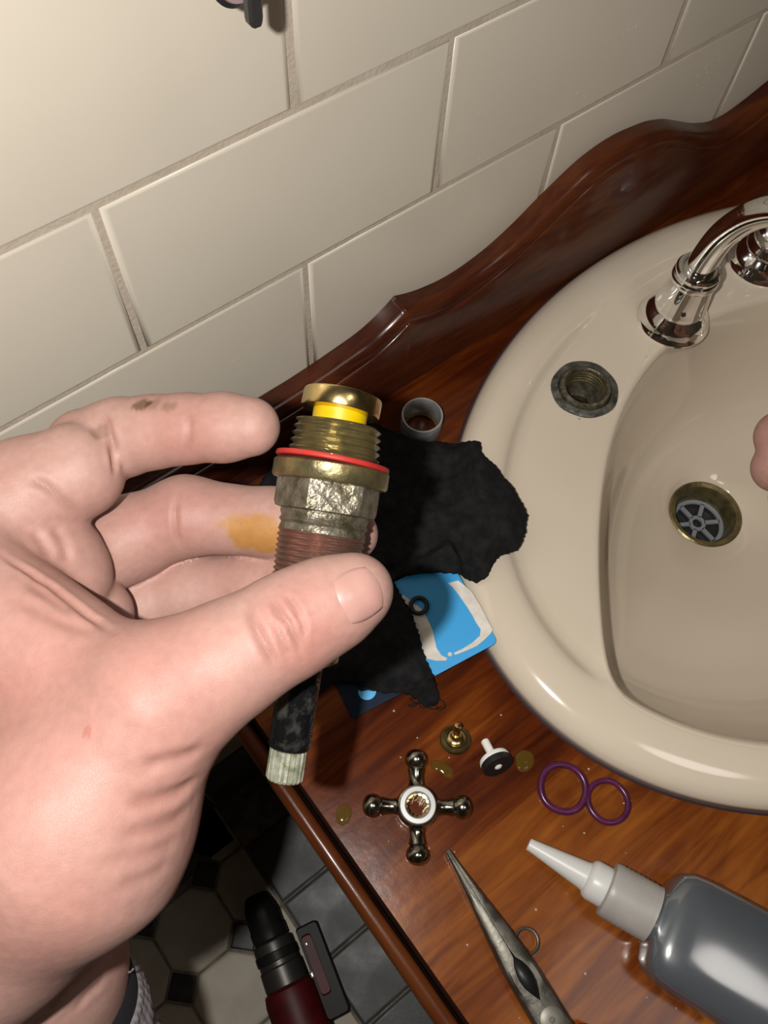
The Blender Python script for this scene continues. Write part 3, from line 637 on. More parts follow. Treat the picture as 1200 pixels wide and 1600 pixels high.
# plastic jumper tipped on its rubber washer
e0 = Vector((0.10044,-0.20517,0.8025)); e1 = Vector((0.09691,-0.21662,0.8075)); ax = (e1-e0).normalized()
pj = thing('washer_jumper', 'white plastic jumper valve tipped over on its black rubber washer', 'valve part', (e1.x, e1.y, z0))
L = (e1-e0).length*1000
part('stem', lathe([(1.6, 0), (2.1, .5), (2.1, L-2)], e0, ax, 20), WHITEPL, pj)
part('flange', lathe([(3, L-3.5), (7.4, L-2.6), (7.7, L-1.2), (7.2, L-.6)], e0, ax, 36), WHITEPL, pj)
part('washer', lathe([(7.0, L-.6), (7.7, L-.3), (7.8, L+2.2), (7.3, L+2.7), (2.2, L+2.7)], e0, ax, 40), BLACKRUB, pj, label='black rubber washer')
part('rivet', lathe([(1.9, L+2.4), (1.9, L+2.8), (1.2, L+3.3), (.2, L+3.4)], e0, ax, 20), WHITEPL, pj)

# cross handle
p = (0.05396,-0.20917,0.806)
ch = thing('cross_handle', 'worn nickel cross-head tap handle with four ball-ended arms on the counter', 'tap handle', (p[0], p[1], z0))
a0 = Vector((0.0342,-0.1929,0.806)); a1 = Vector((0.07481,-0.2252,0.806)); b0 = Vector((0.0705,-0.18811,0.806)); b1 = Vector((0.03843,-0.22942,0.806))
hc = Vector((p[0], p[1], .8072))
def armed(root, c):
    for tip in (a0, a1, b0, b1):
        d = Vector((tip.x-c.x, tip.y-c.y, 0)); ln = d.length*1000; k = ln/31.8
        arm = [(6.4, 8.6), (4.9, 10.2), (4.0, 11.8), (3.5, 14), (3.6, 17), (4.1, 19.5), (4.3, 20.4), (3.9, 21.2), (4.3, 22), (5.3, 24), (5.6, 26.4), (5.2, 28.4), (4.1, 30.2), (2.5, 31.3), (.4, 31.8)]
        part('arm', lathe([(r, h*k) for r, h in arm], (c.x, c.y, .8056), d, 24), NICKEL, root)
    part('hub', lathe([(8.0, -7), (9.2, -6.2), (9.8, -3), (9.9, .4), (9.6, 3.6), (9.0, 5.2), (8.0, 5.6), (5.4, 5.6), (5.2, -6.6)], c, (0, 0, 1), 48, closed=True), NICKEL, root)
    part('hub_ring', lathe([(8.5, 5.2), (8.5, 6.6), (8.1, 7.1), (6.1, 7.1), (5.6, 6.6), (5.5, 5.2)], c, (0, 0, 1), 48, closed=True), mat('bright_ring', (.42, .42, .42, 1), .35, .6), root, label='bright silver hub ring')
    part('spline_socket', lathe([(5.6, -6.6), (5.6, 4.6), (4.8, 4.4), (4.4, -6.6)], c, (0, 0, 1), 64, closed=True, rfun=lambda r, h, t: r-(.45 if r < 5 and math.cos(14*t) > 0 else 0)), BRASS, root, label='brass toothed socket')
armed(ch, hc)

# purple rings, the right one resting against the left
g = 'purple rings on the counter'
p = (0.11631,-0.24535,0.8015); tag(part('purple_ring', torus((p[0], p[1], .8015), (0, 0, 1), 10.9, 1.7, wob=.02), PURPLE), 'larger purple rubber ring, the left of the two touching rings', 'ring', g)
p = (0.12927,-0.2631,0.8015); tag(part('purple_ring', torus((p[0], p[1], .8014), (.06, .05, 1), 9.8, 1.5, wob=-.02), PURPLE), 'smaller purple rubber ring, the right of the two touching rings', 'ring', g)

# needle-nose pliers
tip = Vector((0.05328,-0.23265,0.806)); tail = Vector((0.04404,-0.32344,0.809)); tip.z = tail.z = .8
ax = (tail-tip).normalized(); sd = ax.cross(Vector((0, 0, 1))).normalized(); PL = (tail-tip).length*1000
pliers = thing('needle_nose_pliers', 'steel needle-nose pliers with red grips lying beside the glue bottle', 'pliers', (tip.x, tip.y, z0))
def jaw(side, wout, win, hts, m, name):
    """half of the head: loft along the axis, (s, outer, inner, height) in mm."""
    rs = []
    for s, wo, wi, h in zip(*[np.array(a, float) for a in (SS, wout, win, hts)]):
        c = tip+ax*s*.001; o = side*sd*.001; zb = (11-h)/2*.001
        pts = [(wi, zb), (wo*.8+wi*.2, zb), (wo, zb+h*.25e-3), (wo, zb+h*.72e-3), (wo*.82+wi*.18, zb+h*.93e-3), (wo*.55+wi*.45, zb+h*1e-3), (wi, zb+h*1e-3)]
        rs.append([c+o*w+Vector((0, 0, z+.0006)) for w, z in pts])
    return part(name, rings(rs), m, pliers, True, 28)
SS = [0, 2, 10, 18, 28, 40, 47, 51, 54, 57, 60, 63, 66, 70, 80, PL]
W1 = [.9, 1.3, 2.0, 2.9, 4.2, 5.7, 6.4, 6.8, 7.0, 7.15, 7.25, 7.35, 7.4, 7.5, 7.5, 7.3]
IN = [.12, .12, .12, .12, .12, .12, .14, .5, 2.2, 3.1, 3.4, 3.1, 2.0, .05, .05, .05]
HT = [3, 3.6, 4.6, 6.2, 8.0, 9.4, 10.2, 10.5, 10.5, 10.5, 10.5, 10.5, 10.5, 10.5, 10.5, 10.5]
jaw(1, W1, IN, HT, STEEL, 'jaw'); jaw(-1, W1, IN, HT, STEEL, 'jaw')
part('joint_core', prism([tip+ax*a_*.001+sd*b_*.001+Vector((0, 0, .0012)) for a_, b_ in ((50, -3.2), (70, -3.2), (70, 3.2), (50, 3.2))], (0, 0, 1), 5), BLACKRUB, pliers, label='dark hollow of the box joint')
pv = tip+ax*.0785; part('pivot_rivet', lathe([(5.4, 10.8), (5.4, 11.35), (5.0, 11.6), (1.2, 11.6), (.9, 11.2)], pv, (0, 0, 1), 32), mat('worn_rivet_steel', (.17, .16, .135, 1), .45, .6), pliers)
lc = Vector((0.05772,-0.28295,0.804)); lc.z = .8045
part('spring_loop', torus(lc, (.1, .05, 1), 5.1, .75, 36, 8), STEEL, pliers)
for sgn in (1, -1):
    g0 = tip+ax*(PL-4)*.001+sd*sgn*.0055; pts = spline([g0+Vector((0, 0, .006)), g0+ax*.012+sd*sgn*.003+Vector((0, 0, .0075)), g0+ax*.05+sd*sgn*.011+Vector((0, 0, .009)), g0+ax*.10+sd*sgn*.006+Vector((0, 0, .009))], 18)
    part('grip', tube(pts, [4.2, 5.2, 6.2]+[7.0]*13+[6, 3.5], 18), REDGRIP, pliers, label='red grip')

# glue bottle lying down
n0 = Vector((0.08395,-0.25319,0.813)); n1 = Vector((0.09984,-0.29076,0.815)); n0.z = .811; n1.z = .8145
ax = (n1-n0).normalized(); bt_ = thing('glue_bottle', 'dark grey flat bottle with white nozzle lying on the counter', 'bottle', (n1.x, n1.y, z0))
part('nozzle', lathe([(2.4, 0), (2.8, .4), (3.2, 4), (6.2, 27), (6.6, 28.4), (8.2, 29.4), (8.9, 31), (9.0, 37), (8.6, 40)], n0, ax, 32), NOZZLE, bt_)
part('cap', lathe([(9.4, 37.6), (11.8, 38.2), (12.2, 39.4)]+[(12.2+(.25 if i % 2 else 0), 40+i*1.1) for i in range(17)]+[(12.4, 59.5), (11.6, 60)], n0, ax, 48), CAPM, bt_)
sdv = ax.cross(Vector((0, 0, 1))).normalized(); upv = sdv.cross(ax).normalized(); rs = []
for s, w, h in ((59, 10.5, 10.5), (60.6, 11.4, 11), (61.5, 13.5, 11.6), (62.6, 18.5, 12.2), (65, 22.2, 13), (69, 24.2, 13.6), (76, 25.2, 14), (90, 25.8, 14.2), (120, 26.4, 14.3), (160, 26.6, 14.3), (186, 26, 14), (192, 24, 13), (194, 20, 10)):
    c = n0+ax*s*.001; c.z = .8006+min(h, 14.3)*.001+(0.0 if s > 62 else .001*(13.0-h)); ring = []
    for j in range(40):
        t = 2*math.pi*j/40; p_ = 2/3.2; cx_, sx_ = math.cos(t), math.sin(t)
        ring.append(c+sdv*math.copysign(abs(cx_)**p_, cx_)*w*.001+Vector((0, 0, 1))*math.copysign(abs(sx_)**p_, sx_)*h*.001)
    rs.append(ring)
part('bottle_body', rings(rs), BOTTLE, bt_, True, 60)

# puddles and drops of water
def puddle(pts, label):
    P = np.array(pts); c = P.mean(0); n = 36; sp_ = spline(np.vstack([P, P[:1]]), n+1)[:-1]
    rs = [[(c[0]+(q[0]-c[0])*k, c[1]+(q[1]-c[1])*k, .8002+h) for q in sp_] for k, h in ((1, 0), (.96, .0003), (.85, .0006), (.6, .0008), (.25, .0009))]
    tag(part('water_puddle', rings(rs), WATER), label, 'puddle', 'small puddles on the counter')
puddle([(0.07254,-0.19675,0.8),(0.07605,-0.19791,0.8),(0.07827,-0.20114,0.8),(0.0797,-0.20529,0.8),(0.07749,-0.2089,0.8),(0.07464,-0.20747,0.8),(0.07358,-0.20288,0.8),(0.07187,-0.20005,0.8)], 'small amber puddle between the cross handle and the brass jumper')
puddle([(0.02601,-0.18569,0.8),(0.0286,-0.18731,0.8),(0.0299,-0.19014,0.8),(0.02633,-0.19391,0.8),(0.02264,-0.19431,0.8),(0.02052,-0.1916,0.8),(0.02275,-0.18755,0.8)], 'small oval puddle left of the cross handle near the counter edge')
puddle([(0.10845,-0.21964,0.8),(0.11338,-0.22032,0.8),(0.11566,-0.22439,0.8),(0.11286,-0.22841,0.8),(0.1074,-0.22881,0.8),(0.10471,-0.22523,0.8)], 'faint amber puddle right of the tipped jumper washer')
def drops(name, spots, nrm, rr):
    g = []
    for p in spots:
        r = random.uniform(*rr); g.append(lathe([(r, 0), (r*.92, r*.3), (r*.6, r*.55), (r*.1, r*.66)], p, nrm, 8))
    o = part(name, join(*g), DROPS); o['kind'] = 'stuff'; return o
sp1 = []
while len(sp1) < 64:
    x = random.uniform(.03, .34); y = random.uniform(-.44, -.13)
    if ((x-BX)/(BA+.006))**2+((y-BY)/(BB+.006))**2 < 1 or (x < .2 and -.18 < y and random.random() < .7): continue
    sp1.append((x, y, .8002))
tag(drops('counter_droplets', sp1, (0, 0, 1), (.25, .6)), 'scattered clear water droplets on the wooden counter', 'droplets')
sp2 = [(x+random.gauss(0, .006), -.0005, z+random.gauss(0, .004)) for x, z in [(0.3098,0.93445),(0.25507,0.92831),(0.42844,0.90284),(0.33877,0.96386),(0.25674,0.95973),(0.10438,0.88423)] for _ in range(7)]
tag(drops('wall_droplets', sp2, (0, -1, 0), (.25, .55)), 'scattered clear water droplets on the cream wall tiles', 'droplets')
sp3 = [(a[0], a[1], .8066) for a in [(0.42223,-0.03688,0.8065),(0.42684,-0.0402,0.8065),(0.33806,-0.04119,0.8065),(0.33106,-0.09071,0.8065),(0.29136,-0.10908,0.8065),(0.26594,-0.09867,0.8065),(0.18012,-0.20496,0.8065),(0.17063,-0.20713,0.8065)]]
tag(drops('basin_droplets', sp3, (0, 0, 1), (.5, .9)), 'few clear water droplets on the basin deck', 'droplets')

# ---------------------------------------------------------------- hook on the wall, at the top of the frame
hq = Vector((0.10507,-0.04713,1.08011))
up_ = Vector((0.035, 0, 1)).normalized()
base = Vector((hq.x+.0014, 0, hq.z+.042))
hk = thing('wall_hook', 'black metal wall hook with a flat hanging prong on the cream tiles', 'hook', base)
part('rose', lathe([(19, 0), (19.5, 2), (18, 5), (12, 7)], base, (0, -1, 0), 40), BLACKPL, hk)
part('post', tube([base+Vector((0, -.004, 0)), Vector((base.x, hq.y+.004, base.z)), Vector((base.x, hq.y, base.z))], 4.5, 16), BLACKPL, hk)
def bar(p, q_, w, d):
    p, q_ = Vector(p), Vector(q_); a = (q_-p).normalized(); u = Vector((1, 0, 0)); u = (u-a*u.dot(a)).normalized(); v = a.cross(u)
    L_ = (q_-p).length; rs = []
    for f, k in ((0, .62), (.0008/L_, .9), (.002/L_, 1), (1, 1)):
        c = p+a*L_*f; rs.append([c+u*w*k*x*.0005+v*d*y*.0005 for x, y in ((-1, -.6), (-.7, -1), (.7, -1), (1, -.6), (1, .6), (.7, 1), (-.7, 1), (-1, .6))])
    return rings(rs)
part('prong', bar(hq+Vector((0, 0, -.0008)), hq+up_*.040, 4.3, 3.4), BLACKPL, hk)
part('cross_bar', tube([hq+up_*.030+Vector((-.012, 0, 0)), hq+up_*.030+Vector((.030, 0, 0))], 2.2, 12), BLACKPL, hk)
part('knob', lathe([(5, 0), (8.5, 1), (8.8, 3), (7.5, 4.2)], Vector((0.10894,-0.03352,1.08416))+Vector((0, .003, 0)), (.1, -1, .1), 32), BLACKPL, hk)
part('knob_face', lathe([(7.4, 4.0), (7, 4.8), (3, 5.2), (.3, 5.3)], Vector((0.10894,-0.03352,1.08416))+Vector((0, .003, 0)), (.1, -1, .1), 32), mat('mauve_plastic', sRGB(150, 126, 128), .5), hk, label='mauve round face')

# ---------------------------------------------------------------- drill on the floor
d0 = Vector((-0.0725,-0.13456,0.1)); d1 = Vector((-0.10944,-0.29209,0.1)); d0.z = d1.z = .10
ax = (d1-d0).normalized(); sd = ax.cross(Vector((0, 0, 1))).normalized()*-1
dr = thing('cordless_drill', 'dark red and black cordless drill on the tiled floor beside the vanity', 'drill', (d1.x, d1.y, 0))
part('chuck', lathe([(11, 0), (14, 1.5), (15.5, 5), (19, 14), (20.5, 22), (20.5, 38), (21.5, 40), (21.5, 52), (20, 54)], d0, ax, 32, rfun=lambda r, h, t: r*(1-.03*(math.cos(12*t) > .3)*(6 < h < 50))), DRILLBLK, dr)
part('gearbox', lathe([(21, 54), (23.5, 56), (24, 60), (24, 82), (25.5, 84), (26, 104), (24, 106)], d0, ax, 32), DRILLGRY, dr)
part('torque_ring', lathe([(24.2, 66), (25.4, 67), (25.4, 76), (24.2, 77)], d0, ax, 36, rfun=lambda r, h, t: r*(1-.02*(math.cos(18*t) > 0))), DRILLBLK, dr)
part('motor_housing', lathe([(25, 105), (29, 108), (31, 118), (31, 200), (28, 216), (20, 222)], d0, ax, 32), DRILLRED, dr)
part('rear_vent', lathe([(29, 178), (31.6, 179), (31.6, 196), (29, 197)], d0, ax, 32), DRILLBLK, dr)
gb = d0+ax*.150
part('handle', tube([gb, gb-Vector((0, 0, .03))+ax*.005, gb-Vector((0, 0, .078))+ax*.014], [19, 17, 18], 20), DRILLBLK, dr)
bc = gb+ax*.016-Vector((0, 0, .1))
def obox(c, ax_, sd_, l, w, zlo, zhi):
    P = [c+ax_*a*l*.001+sd_*b*w*.001 for a, b in ((-1, -1), (1, -1), (1, 1), (-1, 1))]; P = [Vector((p.x, p.y, zlo)) for p in P]
    return prism(rounded(P, 4, 3), (0, 0, 1), (zhi-zlo)*1000, 2)
part('battery', obox(bc, ax, sd, 44, 30, 0.001, .03), DRILLBLK, dr)
sc = d0+ax*.095+sd*.043
part('side_clip', obox(sc+ax*.012, ax, sd, 52, 13, .075, .112), DRILLBLK, dr)
part('clip_panel', obox(sc+ax*.004-sd*.004, ax, sd, 34, 6, .108, .1145), DRILLRED, dr, label='dark red panel of the clip')
part('level_vial', obox(sc-ax*.020-sd*.006, ax, sd, 3, 2.5, .112, .1165), ZINC, dr)
part('level_vial', obox(sc+ax*.012-sd*.012, ax, sd, 4, 2.5, .112, .1165), ZINC, dr)

# ---------------------------------------------------------------- the dismantled tap valve held in the hand
v0 = Vector((0.07263,-0.12808,1.03069)); v1 = Vector((0.00647,-0.19135,0.98884))
va = (v1-v0).normalized(); VL = (v1-v0).length*1000
tv = thing('tap_valve', 'brass tap spindle valve with red washer held between thumb and fingers', 'tap valve', v0+va*.02)
def vpart(name, prof, m, label=None, n=64, rfun=None, axis=None, base=None): return part(name, lathe(prof, base or v0, axis or va, n, rfun), m, tv, True, 40, label)
u_, w_, a_ = frame(va)
right = Vector((0.789, -0.613, 0.037)); fwd = Vector((0.2974, 0.3291, -0.8962))
va_cap = (va+right*-.045-fwd*.07).normalized()
vpart('jumper_disc', [(9.8, -2.5), (10.4, -2.3), (10.6, -1.9), (10.6, 2.1), (10.4, 2.5), (7, 2.6)], BRASS, 'polished brass disc', axis=va_cap)
vpart('valve_plate', [(7.0, 1.6), (7.3, 1.8), (7.2, 6.4), (6.6, 6.6)], YELLOW, 'yellow plastic collar')
def threaded(h0, h1, r0, r1, pitch, depth, n=48):
    k = 8; hs_ = np.linspace(h0, h1, int((h1-h0)/pitch*k)+1); prof = [(max(r0-depth*1.6, 1), h0-.2)]+[(r0+(r1-r0)*(h-h0)/(h1-h0), h) for h in hs_]+[(max(r1-depth*1.6, 1), h1+.2)]
    def rf(r, h, t):
        if h < h0 or h > h1: return r
        f = ((h-h0)/pitch+t/(2*math.pi)) % 1; return r-depth*(abs(2*f-1)**.9)
    return prof, rf
pr, rf = threaded(5.6, 16.2, 11.6, 12.6, 1.9, 1.25); vpart('upper_thread', pr, OLDBRASS, None, 64, rf)
rc = v0+va*.0158
vpart('fibre_washer', [(12.4, -.6), (15.1, -.65), (15.3, -.3), (15.3, .35), (15.0, .65), (12.4, .7)], RED, 'thin red sealing washer', axis=(va+right*-.03-fwd*.015).normalized(), base=rc)
vpart('flange', [(12.6, 16.4), (14.8, 16.6), (15.5, 17.2), (15.5, 21.0), (15.0, 21.6), (13, 21.8)], OLDBRASS)
def hexr(r, h, t):
    if r < 12: return r
    q_ = ((t+.25) % (math.pi/3))-math.pi/6; return min(r, 12.15/math.cos(q_))
vpart('hex_nut', [(11.8, 21.4), (13.9, 21.7), (14.1, 22.4), (14.1, 28), (13.4, 29.2), (11.6, 29.6)], SCALED, None, 96, hexr)
vpart('neck', [(11.6, 29.2), (11.9, 30.2), (11.4, 31.6), (11.9, 32.4), (11.2, 33.2), (11.6, 34.6), (11.4, 35.4)], SCALED)
pr, rf = threaded(35.0, 62, 11.9, 10.9, 1.5, .75); vpart('lower_thread', pr, COPPER, 'reddened fine thread', 64, rf)
vpart('gland', [(9.6, 61.5), (9.8, 63), (9.4, 68), (7, 69.5)], OLDBRASS)
vpart('spindle', [(5.6, 60), (5.6, VL-9.2), (5.2, VL-8.6), (4.6, VL-8.2)], STEMM, 'blackened steel spindle')
vpart('splined_tip', [(4.4, VL-8.6), (5.0, VL-8.2), (5.0, VL-.8), (4.4, VL-.1), (1, VL)], SPLINE, 'crusty pale splined tip', 80, lambda r, h, t: r*(1-.10*(math.cos(20*t) > .1)) if r > 2 else r)

# ---------------------------------------------------------------- the person's hands
def skin_mat():
    m = bpy.data.materials.new('skin'); m.use_nodes = True; nt = m.node_tree; p = nt.nodes['Principled BSDF']; Lk = nt.links.new
    tc = nt.nodes.new('ShaderNodeTexCoord')
    n = nt.nodes.new('ShaderNodeTexNoise'); n.inputs['Scale'].default_value = 38; n.inputs['Detail'].default_value = 5; Lk(tc.outputs['Object'], n.inputs[0])
    r = nt.nodes.new('ShaderNodeValToRGB'); r.color_ramp.elements[0].position = .34; r.color_ramp.elements[1].position = .68
    r.color_ramp.elements[0].color = SKIN_A; r.color_ramp.elements[1].color = SKIN_B; Lk(n.outputs[0], r.inputs[0])
    def attr_mix(prev, name, col):
        a = nt.nodes.new('ShaderNodeAttribute'); a.attribute_name = name; x = nt.nodes.new('ShaderNodeMixRGB'); x.inputs[2].default_value = col
        Lk(a.outputs['Fac'], x.inputs[0]); Lk(prev, x.inputs[1]); return x.outputs[0]
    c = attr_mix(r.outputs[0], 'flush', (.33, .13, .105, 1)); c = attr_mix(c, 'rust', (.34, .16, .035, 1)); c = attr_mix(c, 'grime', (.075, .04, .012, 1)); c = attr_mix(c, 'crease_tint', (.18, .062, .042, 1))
    nf = nt.nodes.new('ShaderNodeTexNoise'); nf.inputs['Scale'].default_value = 420; nf.inputs['Detail'].default_value = 4; Lk(tc.outputs['Object'], nf.inputs[0])
    mf = nt.nodes.new('ShaderNodeMapRange'); mf.inputs[1].default_value = .3; mf.inputs[2].default_value = .7; mf.inputs[3].default_value = .94; mf.inputs[4].default_value = 1.06; Lk(nf.outputs[0], mf.inputs[0])
    vm = nt.nodes.new('ShaderNodeVectorMath'); vm.operation = 'SCALE'; Lk(c, vm.inputs[0]); Lk(mf.outputs[0], vm.inputs['Scale']); c = vm.outputs[0]
    Lk(c, p.inputs['Base Color']); p.inputs['Roughness'].default_value = .52; p.inputs['Specular IOR Level'].default_value = .32
    p.inputs['Subsurface Weight'].default_value = .18; p.inputs['Subsurface Radius'].default_value = (1, .35, .2); p.inputs['Subsurface Scale'].default_value = .0035
    v = nt.nodes.new('ShaderNodeTexVoronoi'); v.feature = 'DISTANCE_TO_EDGE'; v.inputs['Scale'].default_value = 1700; v.inputs['Randomness'].default_value = 1
    mp = nt.nodes.new('ShaderNodeMapping'); mp.inputs['Rotation'].default_value = (.5, .4, .6); mp.inputs['Scale'].default_value = (1, .62, 1); Lk(tc.outputs['Object'], mp.inputs[0]); Lk(mp.outputs[0], v.inputs['Vector'])
    vr = nt.nodes.new('ShaderNodeMapRange'); vr.inputs[2].default_value = .12; Lk(v.outputs[0], vr.inputs[0])
    n2 = nt.nodes.new('ShaderNodeTexNoise'); n2.inputs['Scale'].default_value = 260; n2.inputs['Detail'].default_value = 4; Lk(tc.outputs['Object'], n2.inputs[0])
    ad = nt.nodes.new('ShaderNodeMath'); ad.operation = 'MULTIPLY_ADD'; ad.inputs[1].default_value = .16; Lk(vr.outputs[0], ad.inputs[0]); Lk(n2.outputs[0], ad.inputs[2])
    b = nt.nodes.new('ShaderNodeBump'); b.inputs['Strength'].default_value = .26; b.inputs['Distance'].default_value = .0005; Lk(ad.outputs[0], b.inputs['Height']); Lk(b.outputs[0], p.inputs['Normal'])
    return m
SKIN_A = (.385, .236, .200, 1); SKIN_B = (.350, .190, .160, 1)
SKIN = skin_mat()
NAIL = mat('thumb_nail', (.41, .24, .205, 1), .3, col2=(.38, .205, .18, 1), scale=60, sss=.15, coat=.3)
person = thing('person', 'person in a grey ribbed sleeve whose left hand holds up the brass tap valve', 'person', (-0.02471,-0.15751,1.00654))
TO_VIEW = np.array((-0.29743, -0.32913, 0.89622))
def line_d(V, pts):
    """distance from vertices to a 3D polyline, and how far along it (0..1)"""
    P = np.array(pts, float); best = np.full(len(V), 9.); al = np.zeros(len(V)); n = len(P)-1
    for i in range(n):
        e = P[i+1]-P[i]; t = np.clip(((V-P[i]) @ e)/(e @ e), 0, 1); d = np.linalg.norm(V-P[i]-t[:, None]*e, axis=1)
        k = d < best; best[k] = d[k]; al[k] = (i+t[k])/n
    return best, al
# creases: (points on the skin, width mm, depth mm)
CREASE = [
 ([(0.02117,-0.09129,1.02934),(0.02023,-0.09582,1.02969),(0.01856,-0.10042,1.02775),(0.0161,-0.10448,1.02593),(0.01384,-0.10762,1.0243)], 1.0, 1.0),
 ([(0.0379,-0.10789,1.03457),(0.03661,-0.11132,1.03399),(0.034,-0.11419,1.03087),(0.03203,-0.11513,1.02596)], .9, .5),
 ([(-0.0039,-0.1,1.03247),(-0.0015,-0.10356,1.03074),(0.00015,-0.1078,1.02668),(0.0016,-0.11014,1.01947)], 1.2, .8),
 ([(0.02646,-0.11204,1.00564),(0.02332,-0.1155,1.00482),(0.02075,-0.11933,1.00187),(0.0197,-0.12219,0.99729)], .9, .6),
 ([(-0.01095,-0.10946,1.02577),(-0.00977,-0.11188,1.02384),(-0.00988,-0.11478,1.02287),(-0.01053,-0.11725,1.0227)], 1.4, .6), ([(-0.0054,-0.10982,1.02309),(-0.00561,-0.1132,1.02145),(-0.00662,-0.11684,1.02055),(-0.00821,-0.1196,1.01971)], 1.5, .6),
 ([(-0.01835,-0.11688,1.03532),(-0.01553,-0.12328,1.03421),(-0.01282,-0.13033,1.03384),(-0.01061,-0.13819,1.03449),(-0.00869,-0.14459,1.03528),(-0.00705,-0.15151,1.03994)], 1.0, .9),
 ([(-0.02065,-0.1303,1.03844),(-0.0176,-0.13621,1.038),(-0.01457,-0.14208,1.0376),(-0.00988,-0.14818,1.03793)], 1.6, .5), ([(-0.01649,-0.12635,1.03582),(-0.01407,-0.13409,1.03591),(-0.01149,-0.14122,1.03589)], 1.6, .5),
 ([(0.02076,-0.16361,1.04291),(0.01856,-0.16821,1.04447),(0.01787,-0.17217,1.04436),(0.01738,-0.17651,1.0427),(0.01698,-0.18004,1.03952)], 1.0, .8), ([(0.02436,-0.16605,1.04432),(0.02407,-0.16956,1.04516),(0.02401,-0.17208,1.04516),(0.02431,-0.17448,1.04473),(0.02356,-0.17778,1.04311),(0.0224,-0.18102,1.03976)], .9, .8),
 ([(0.02668,-0.1677,1.04491),(0.02765,-0.17051,1.04538),(0.02705,-0.17398,1.04507),(0.02604,-0.17721,1.04377),(0.02355,-0.18046,1.04076)], .8, .6), ([(0.02253,-0.17056,1.04507),(0.02177,-0.17425,1.04444),(0.02091,-0.17745,1.04281),(0.0203,-0.17976,1.04068)], .9, .5),
 ([(-0.00418,-0.1831,1.03406),(-0.00838,-0.1824,1.03633),(-0.01312,-0.18093,1.03872),(-0.01733,-0.17947,1.03952)], 1.6, .7), ([(-0.00892,-0.18593,1.02691),(-0.01368,-0.1864,1.0303),(-0.01855,-0.18553,1.03394),(-0.02369,-0.18308,1.03747)], 1.7, .8),
 ([(-0.01389,-0.18933,1.02244),(-0.01882,-0.1901,1.02801),(-0.02339,-0.18918,1.03234),(-0.0292,-0.18699,1.03623)], 1.9, .6), ([(-0.01861,-0.19279,1.02185),(-0.02316,-0.19306,1.0271),(-0.02804,-0.19173,1.03177),(-0.03345,-0.18907,1.03558)], 2.0, .45),
 ([(-0.02322,-0.19574,1.02156),(-0.0283,-0.19606,1.02599),(-0.03363,-0.19445,1.03056)], 2.0, .35),
 ([(-0.06462,-0.19151,0.93125),(-0.07018,-0.19272,0.93731),(-0.07659,-0.19398,0.94035),(-0.08232,-0.19545,0.94046)], 1.6, .8), ([(-0.06642,-0.19568,0.92726),(-0.07134,-0.19671,0.93267),(-0.0771,-0.19811,0.93522)], 1.4, .5),
]
def spots(V, N, pts, r, seed=0.0, freq=300):
    out = np.zeros(len(V))
    for p in pts:
        d = np.linalg.norm((V-np.array(p))*1.0, axis=1); near = d < r*2.2
        for i in np.nonzero(near)[0]:
            v = V[i]; w = noise.noise(Vector(v)*freq+Vector((seed, 0, 0)))*.5
            out[i] = max(out[i], min(1, max(0, (1.0+w*1.1-d[i]/r)*2.2)))
    return out
def skin_part(name, fn, chains, h, creases=(), stains=None, parent=person, pad=.004):
    A = np.array([q for c_ in chains for q in c_]); lo_ = (A[:, :3]-A[:, 3:]).min(0)-pad; hi_ = (A[:, :3]+A[:, 3:]).max(0)+pad
    V, F = surface_nets(fn, lo_, hi_, h); F = fix_orient(V, F, fn); V = relax(V, F, 2, .4); N = normals(V, F)
    ct = np.zeros(len(V))
    for pts, w, dep in creases:
        d, al = line_d(V, pts); fade = np.clip(np.minimum(al, 1-al)*5, .15, 1)
        g_ = np.exp(-(d/(w*.001))**2)*fade; ridge = np.exp(-((d-w*.0019)/(w*.001))**2)*fade*.25
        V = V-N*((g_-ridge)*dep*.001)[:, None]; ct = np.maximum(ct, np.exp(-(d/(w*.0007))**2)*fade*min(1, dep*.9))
    o = part(name, (V, F), SKIN, parent, True, None)
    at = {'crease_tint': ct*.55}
    if stains: at.update(stains(V, N))
    for k, v in at.items():
        a = o.data.attributes.new(k, 'FLOAT', 'POINT'); a.data.foreach_set('value', np.asarray(v, np.float32))
    return o
def left_stains(V, N):
    fl = np.zeros(len(V))
    for p, r, s_ in zip([(0.0271,-0.17715,1.04389),(-0.00599,-0.17168,1.04535),(-0.02556,-0.17042,1.04162),(-0.02633,-0.1468,1.03755),(0.03451,-0.11464,1.03096),(-0.04387,-0.1861,1.03727),(0.0156,-0.11535,1.00166)], (.012, .02, .025, .02, .012, .03, .014), (.6, .5, .45, .5, .45, .35, .35)):
        fl = np.maximum(fl, s_*np.exp(-(np.linalg.norm(V-np.array(p), axis=1)/r)**2))
    for p in [(-0.02149,-0.16779,1.04254)]: fl = np.maximum(fl, .9*(np.linalg.norm(V-np.array(p), axis=1) < .0011))
    return {'flush': fl, 'rust': .9*spots(V, N, [(0.03506,-0.13276,1.0014),(0.03767,-0.13657,1.00116),(0.0349,-0.13009,1.00302),(0.04064,-0.13796,1.00319),(0.03999,-0.1344,1.00472)], .0055, 1.0, 220), 'grime': .75*spots(V, N, [(0.02853,-0.09729,1.03187),(0.0299,-0.09801,1.03212)], .0026, 4.0, 500)+.4*spots(V, N, [(0.03244,-0.09967,1.03246),(0.03508,-0.10382,1.03393),(0.01615,-0.09677,1.02914),(0.01833,-0.0968,1.02897)], .0022, 9.0, 500)}
hand = skin_part('left_hand', left_sdf, [THUMB[:-1], INDEX_A, INDEX, MIDDLE, RING, LITTLE, WEB]+PADS+PALM+[FOREARM], .0008, CREASE, left_stains)
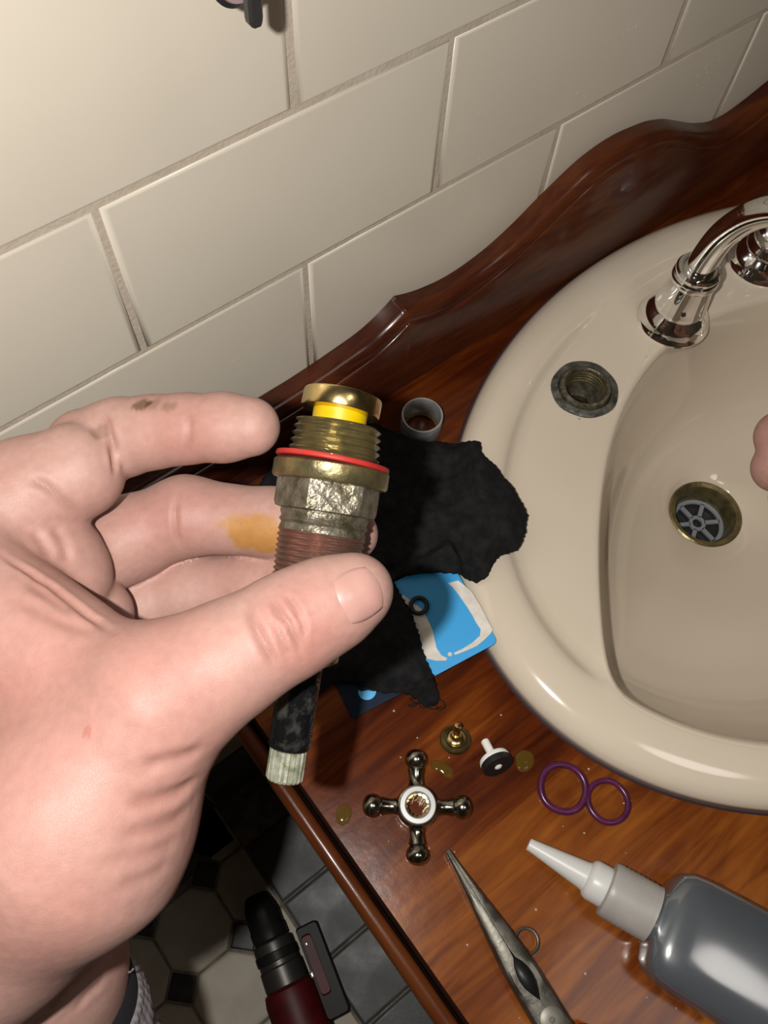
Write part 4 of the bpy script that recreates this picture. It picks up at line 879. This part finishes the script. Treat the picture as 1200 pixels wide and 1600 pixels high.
# thumb nail: a thin plate laid on the thumb tip
nc = Vector((0.04098,-0.17814,1.04339)); na = (Vector((0.04665,-0.17836,1.04171))-Vector((0.03546,-0.17751,1.04415))).normalized(); nb = (Vector((0.04101,-0.18276,1.03843))-Vector((0.04235,-0.17252,1.04423)))
nn = na.cross(nb).normalized(); nn = nn if nn.dot(Vector(TO_VIEW)) > 0 else -nn; nb = nn.cross(na).normalized(); nb = nb if nb.z < 0 else -nb
def nail():
    G = 15; top, bot = [], []
    for i in range(G):
        for j in range(G):
            a = -1+2*i/(G-1); b = -1+2*j/(G-1)
            x = a*math.sqrt(1-b*b*.36)*5.2; y = b*math.sqrt(1-a*a*.26)*5.9
            q_ = nc+na*x*.001+nb*y*.001+nn*.006
            for _ in range(40): q_ = q_-nn*float(left_sdf(np.array([q_]))[0])*.9
            e_ = max(abs(a), abs(b)); lift = .0001+.0005*(1-e_**3)+(.0003*(a-.6) if a > .6 else 0)
            top.append(q_+nn*lift); bot.append(q_-nn*.0006)
    V_ = top+bot; F_ = []; n = G*G
    for i in range(G-1):
        for j in range(G-1):
            k = i*G+j; F_.append((k, k+1, k+G+1, k+G)); F_.append((n+k, n+k+G, n+k+G+1, n+k+1))
    rim = [(i, 0) for i in range(G)]+[(G-1, j) for j in range(1, G)]+[(i, G-1) for i in range(G-2, -1, -1)]+[(0, j) for j in range(G-2, 0, -1)]
    R_ = [i*G+j for i, j in rim]
    for a, b in zip(R_, R_[1:]+R_[:1]): F_.append((a, b, n+b, n+a))
    return V_, F_
part('thumb_nail', nail(), NAIL, hand, True, 60)
skin_part('right_hand', right_sdf, RIGHT, .0016, (), lambda V, N: {'flush': np.full(len(V), .25)})
# sleeves
def sleeve(c0, c1, r0, r1, bandw=13):
    c0, c1 = Vector(c0), Vector(c1); a = (c1-c0).normalized(); L_ = (c1-c0).length*1000
    prof = [(r0-2.2, 14), (r0-2.2, 1), (r0-1.2, -.6), (r0, .4), (r0+.3, bandw)]; sl = part('sleeve_cuff', lathe(prof, c0, a, 64), CUFF, person, True, 60, 'dark navy cuff band')
    pr_ = [(r0-1.5, bandw-1.5), (r0+.6, bandw)]; nr = int((L_-bandw)/1.6)
    for i in range(nr):
        h = bandw+1+(L_-bandw)*i/nr; f = i/nr; pr_.append((r0+.8+(r1-r0)*f, h))
    n = 240
    def rf(r, h, t): return r+(.55*math.cos(t*60)*math.cos(h*2.2)+.25*math.cos(t*60) if h > bandw+.5 else 0)+.9*math.sin(h*.13+2*t)+.6*math.sin(h*.31-3*t)
    g = lathe(pr_, c0, a, n, rf); g = (g[0], g[1][:-2]); part('sleeve', g, SLEEVE, person, True, None)
sleeve((-0.09428,-0.18181,0.902), (-0.13549,-0.26401,0.80011), 31.5, 42)
sleeve((0.37484,-0.31326,0.83647), (0.44956,-0.41828,0.78923), 33, 44)
part('loose_thread', tube(spline([(-0.06518,-0.19578,0.90876),(-0.06429,-0.1971,0.90969),(-0.06269,-0.19711,0.91133)], 12), .3, 6), SLEEVE, person)
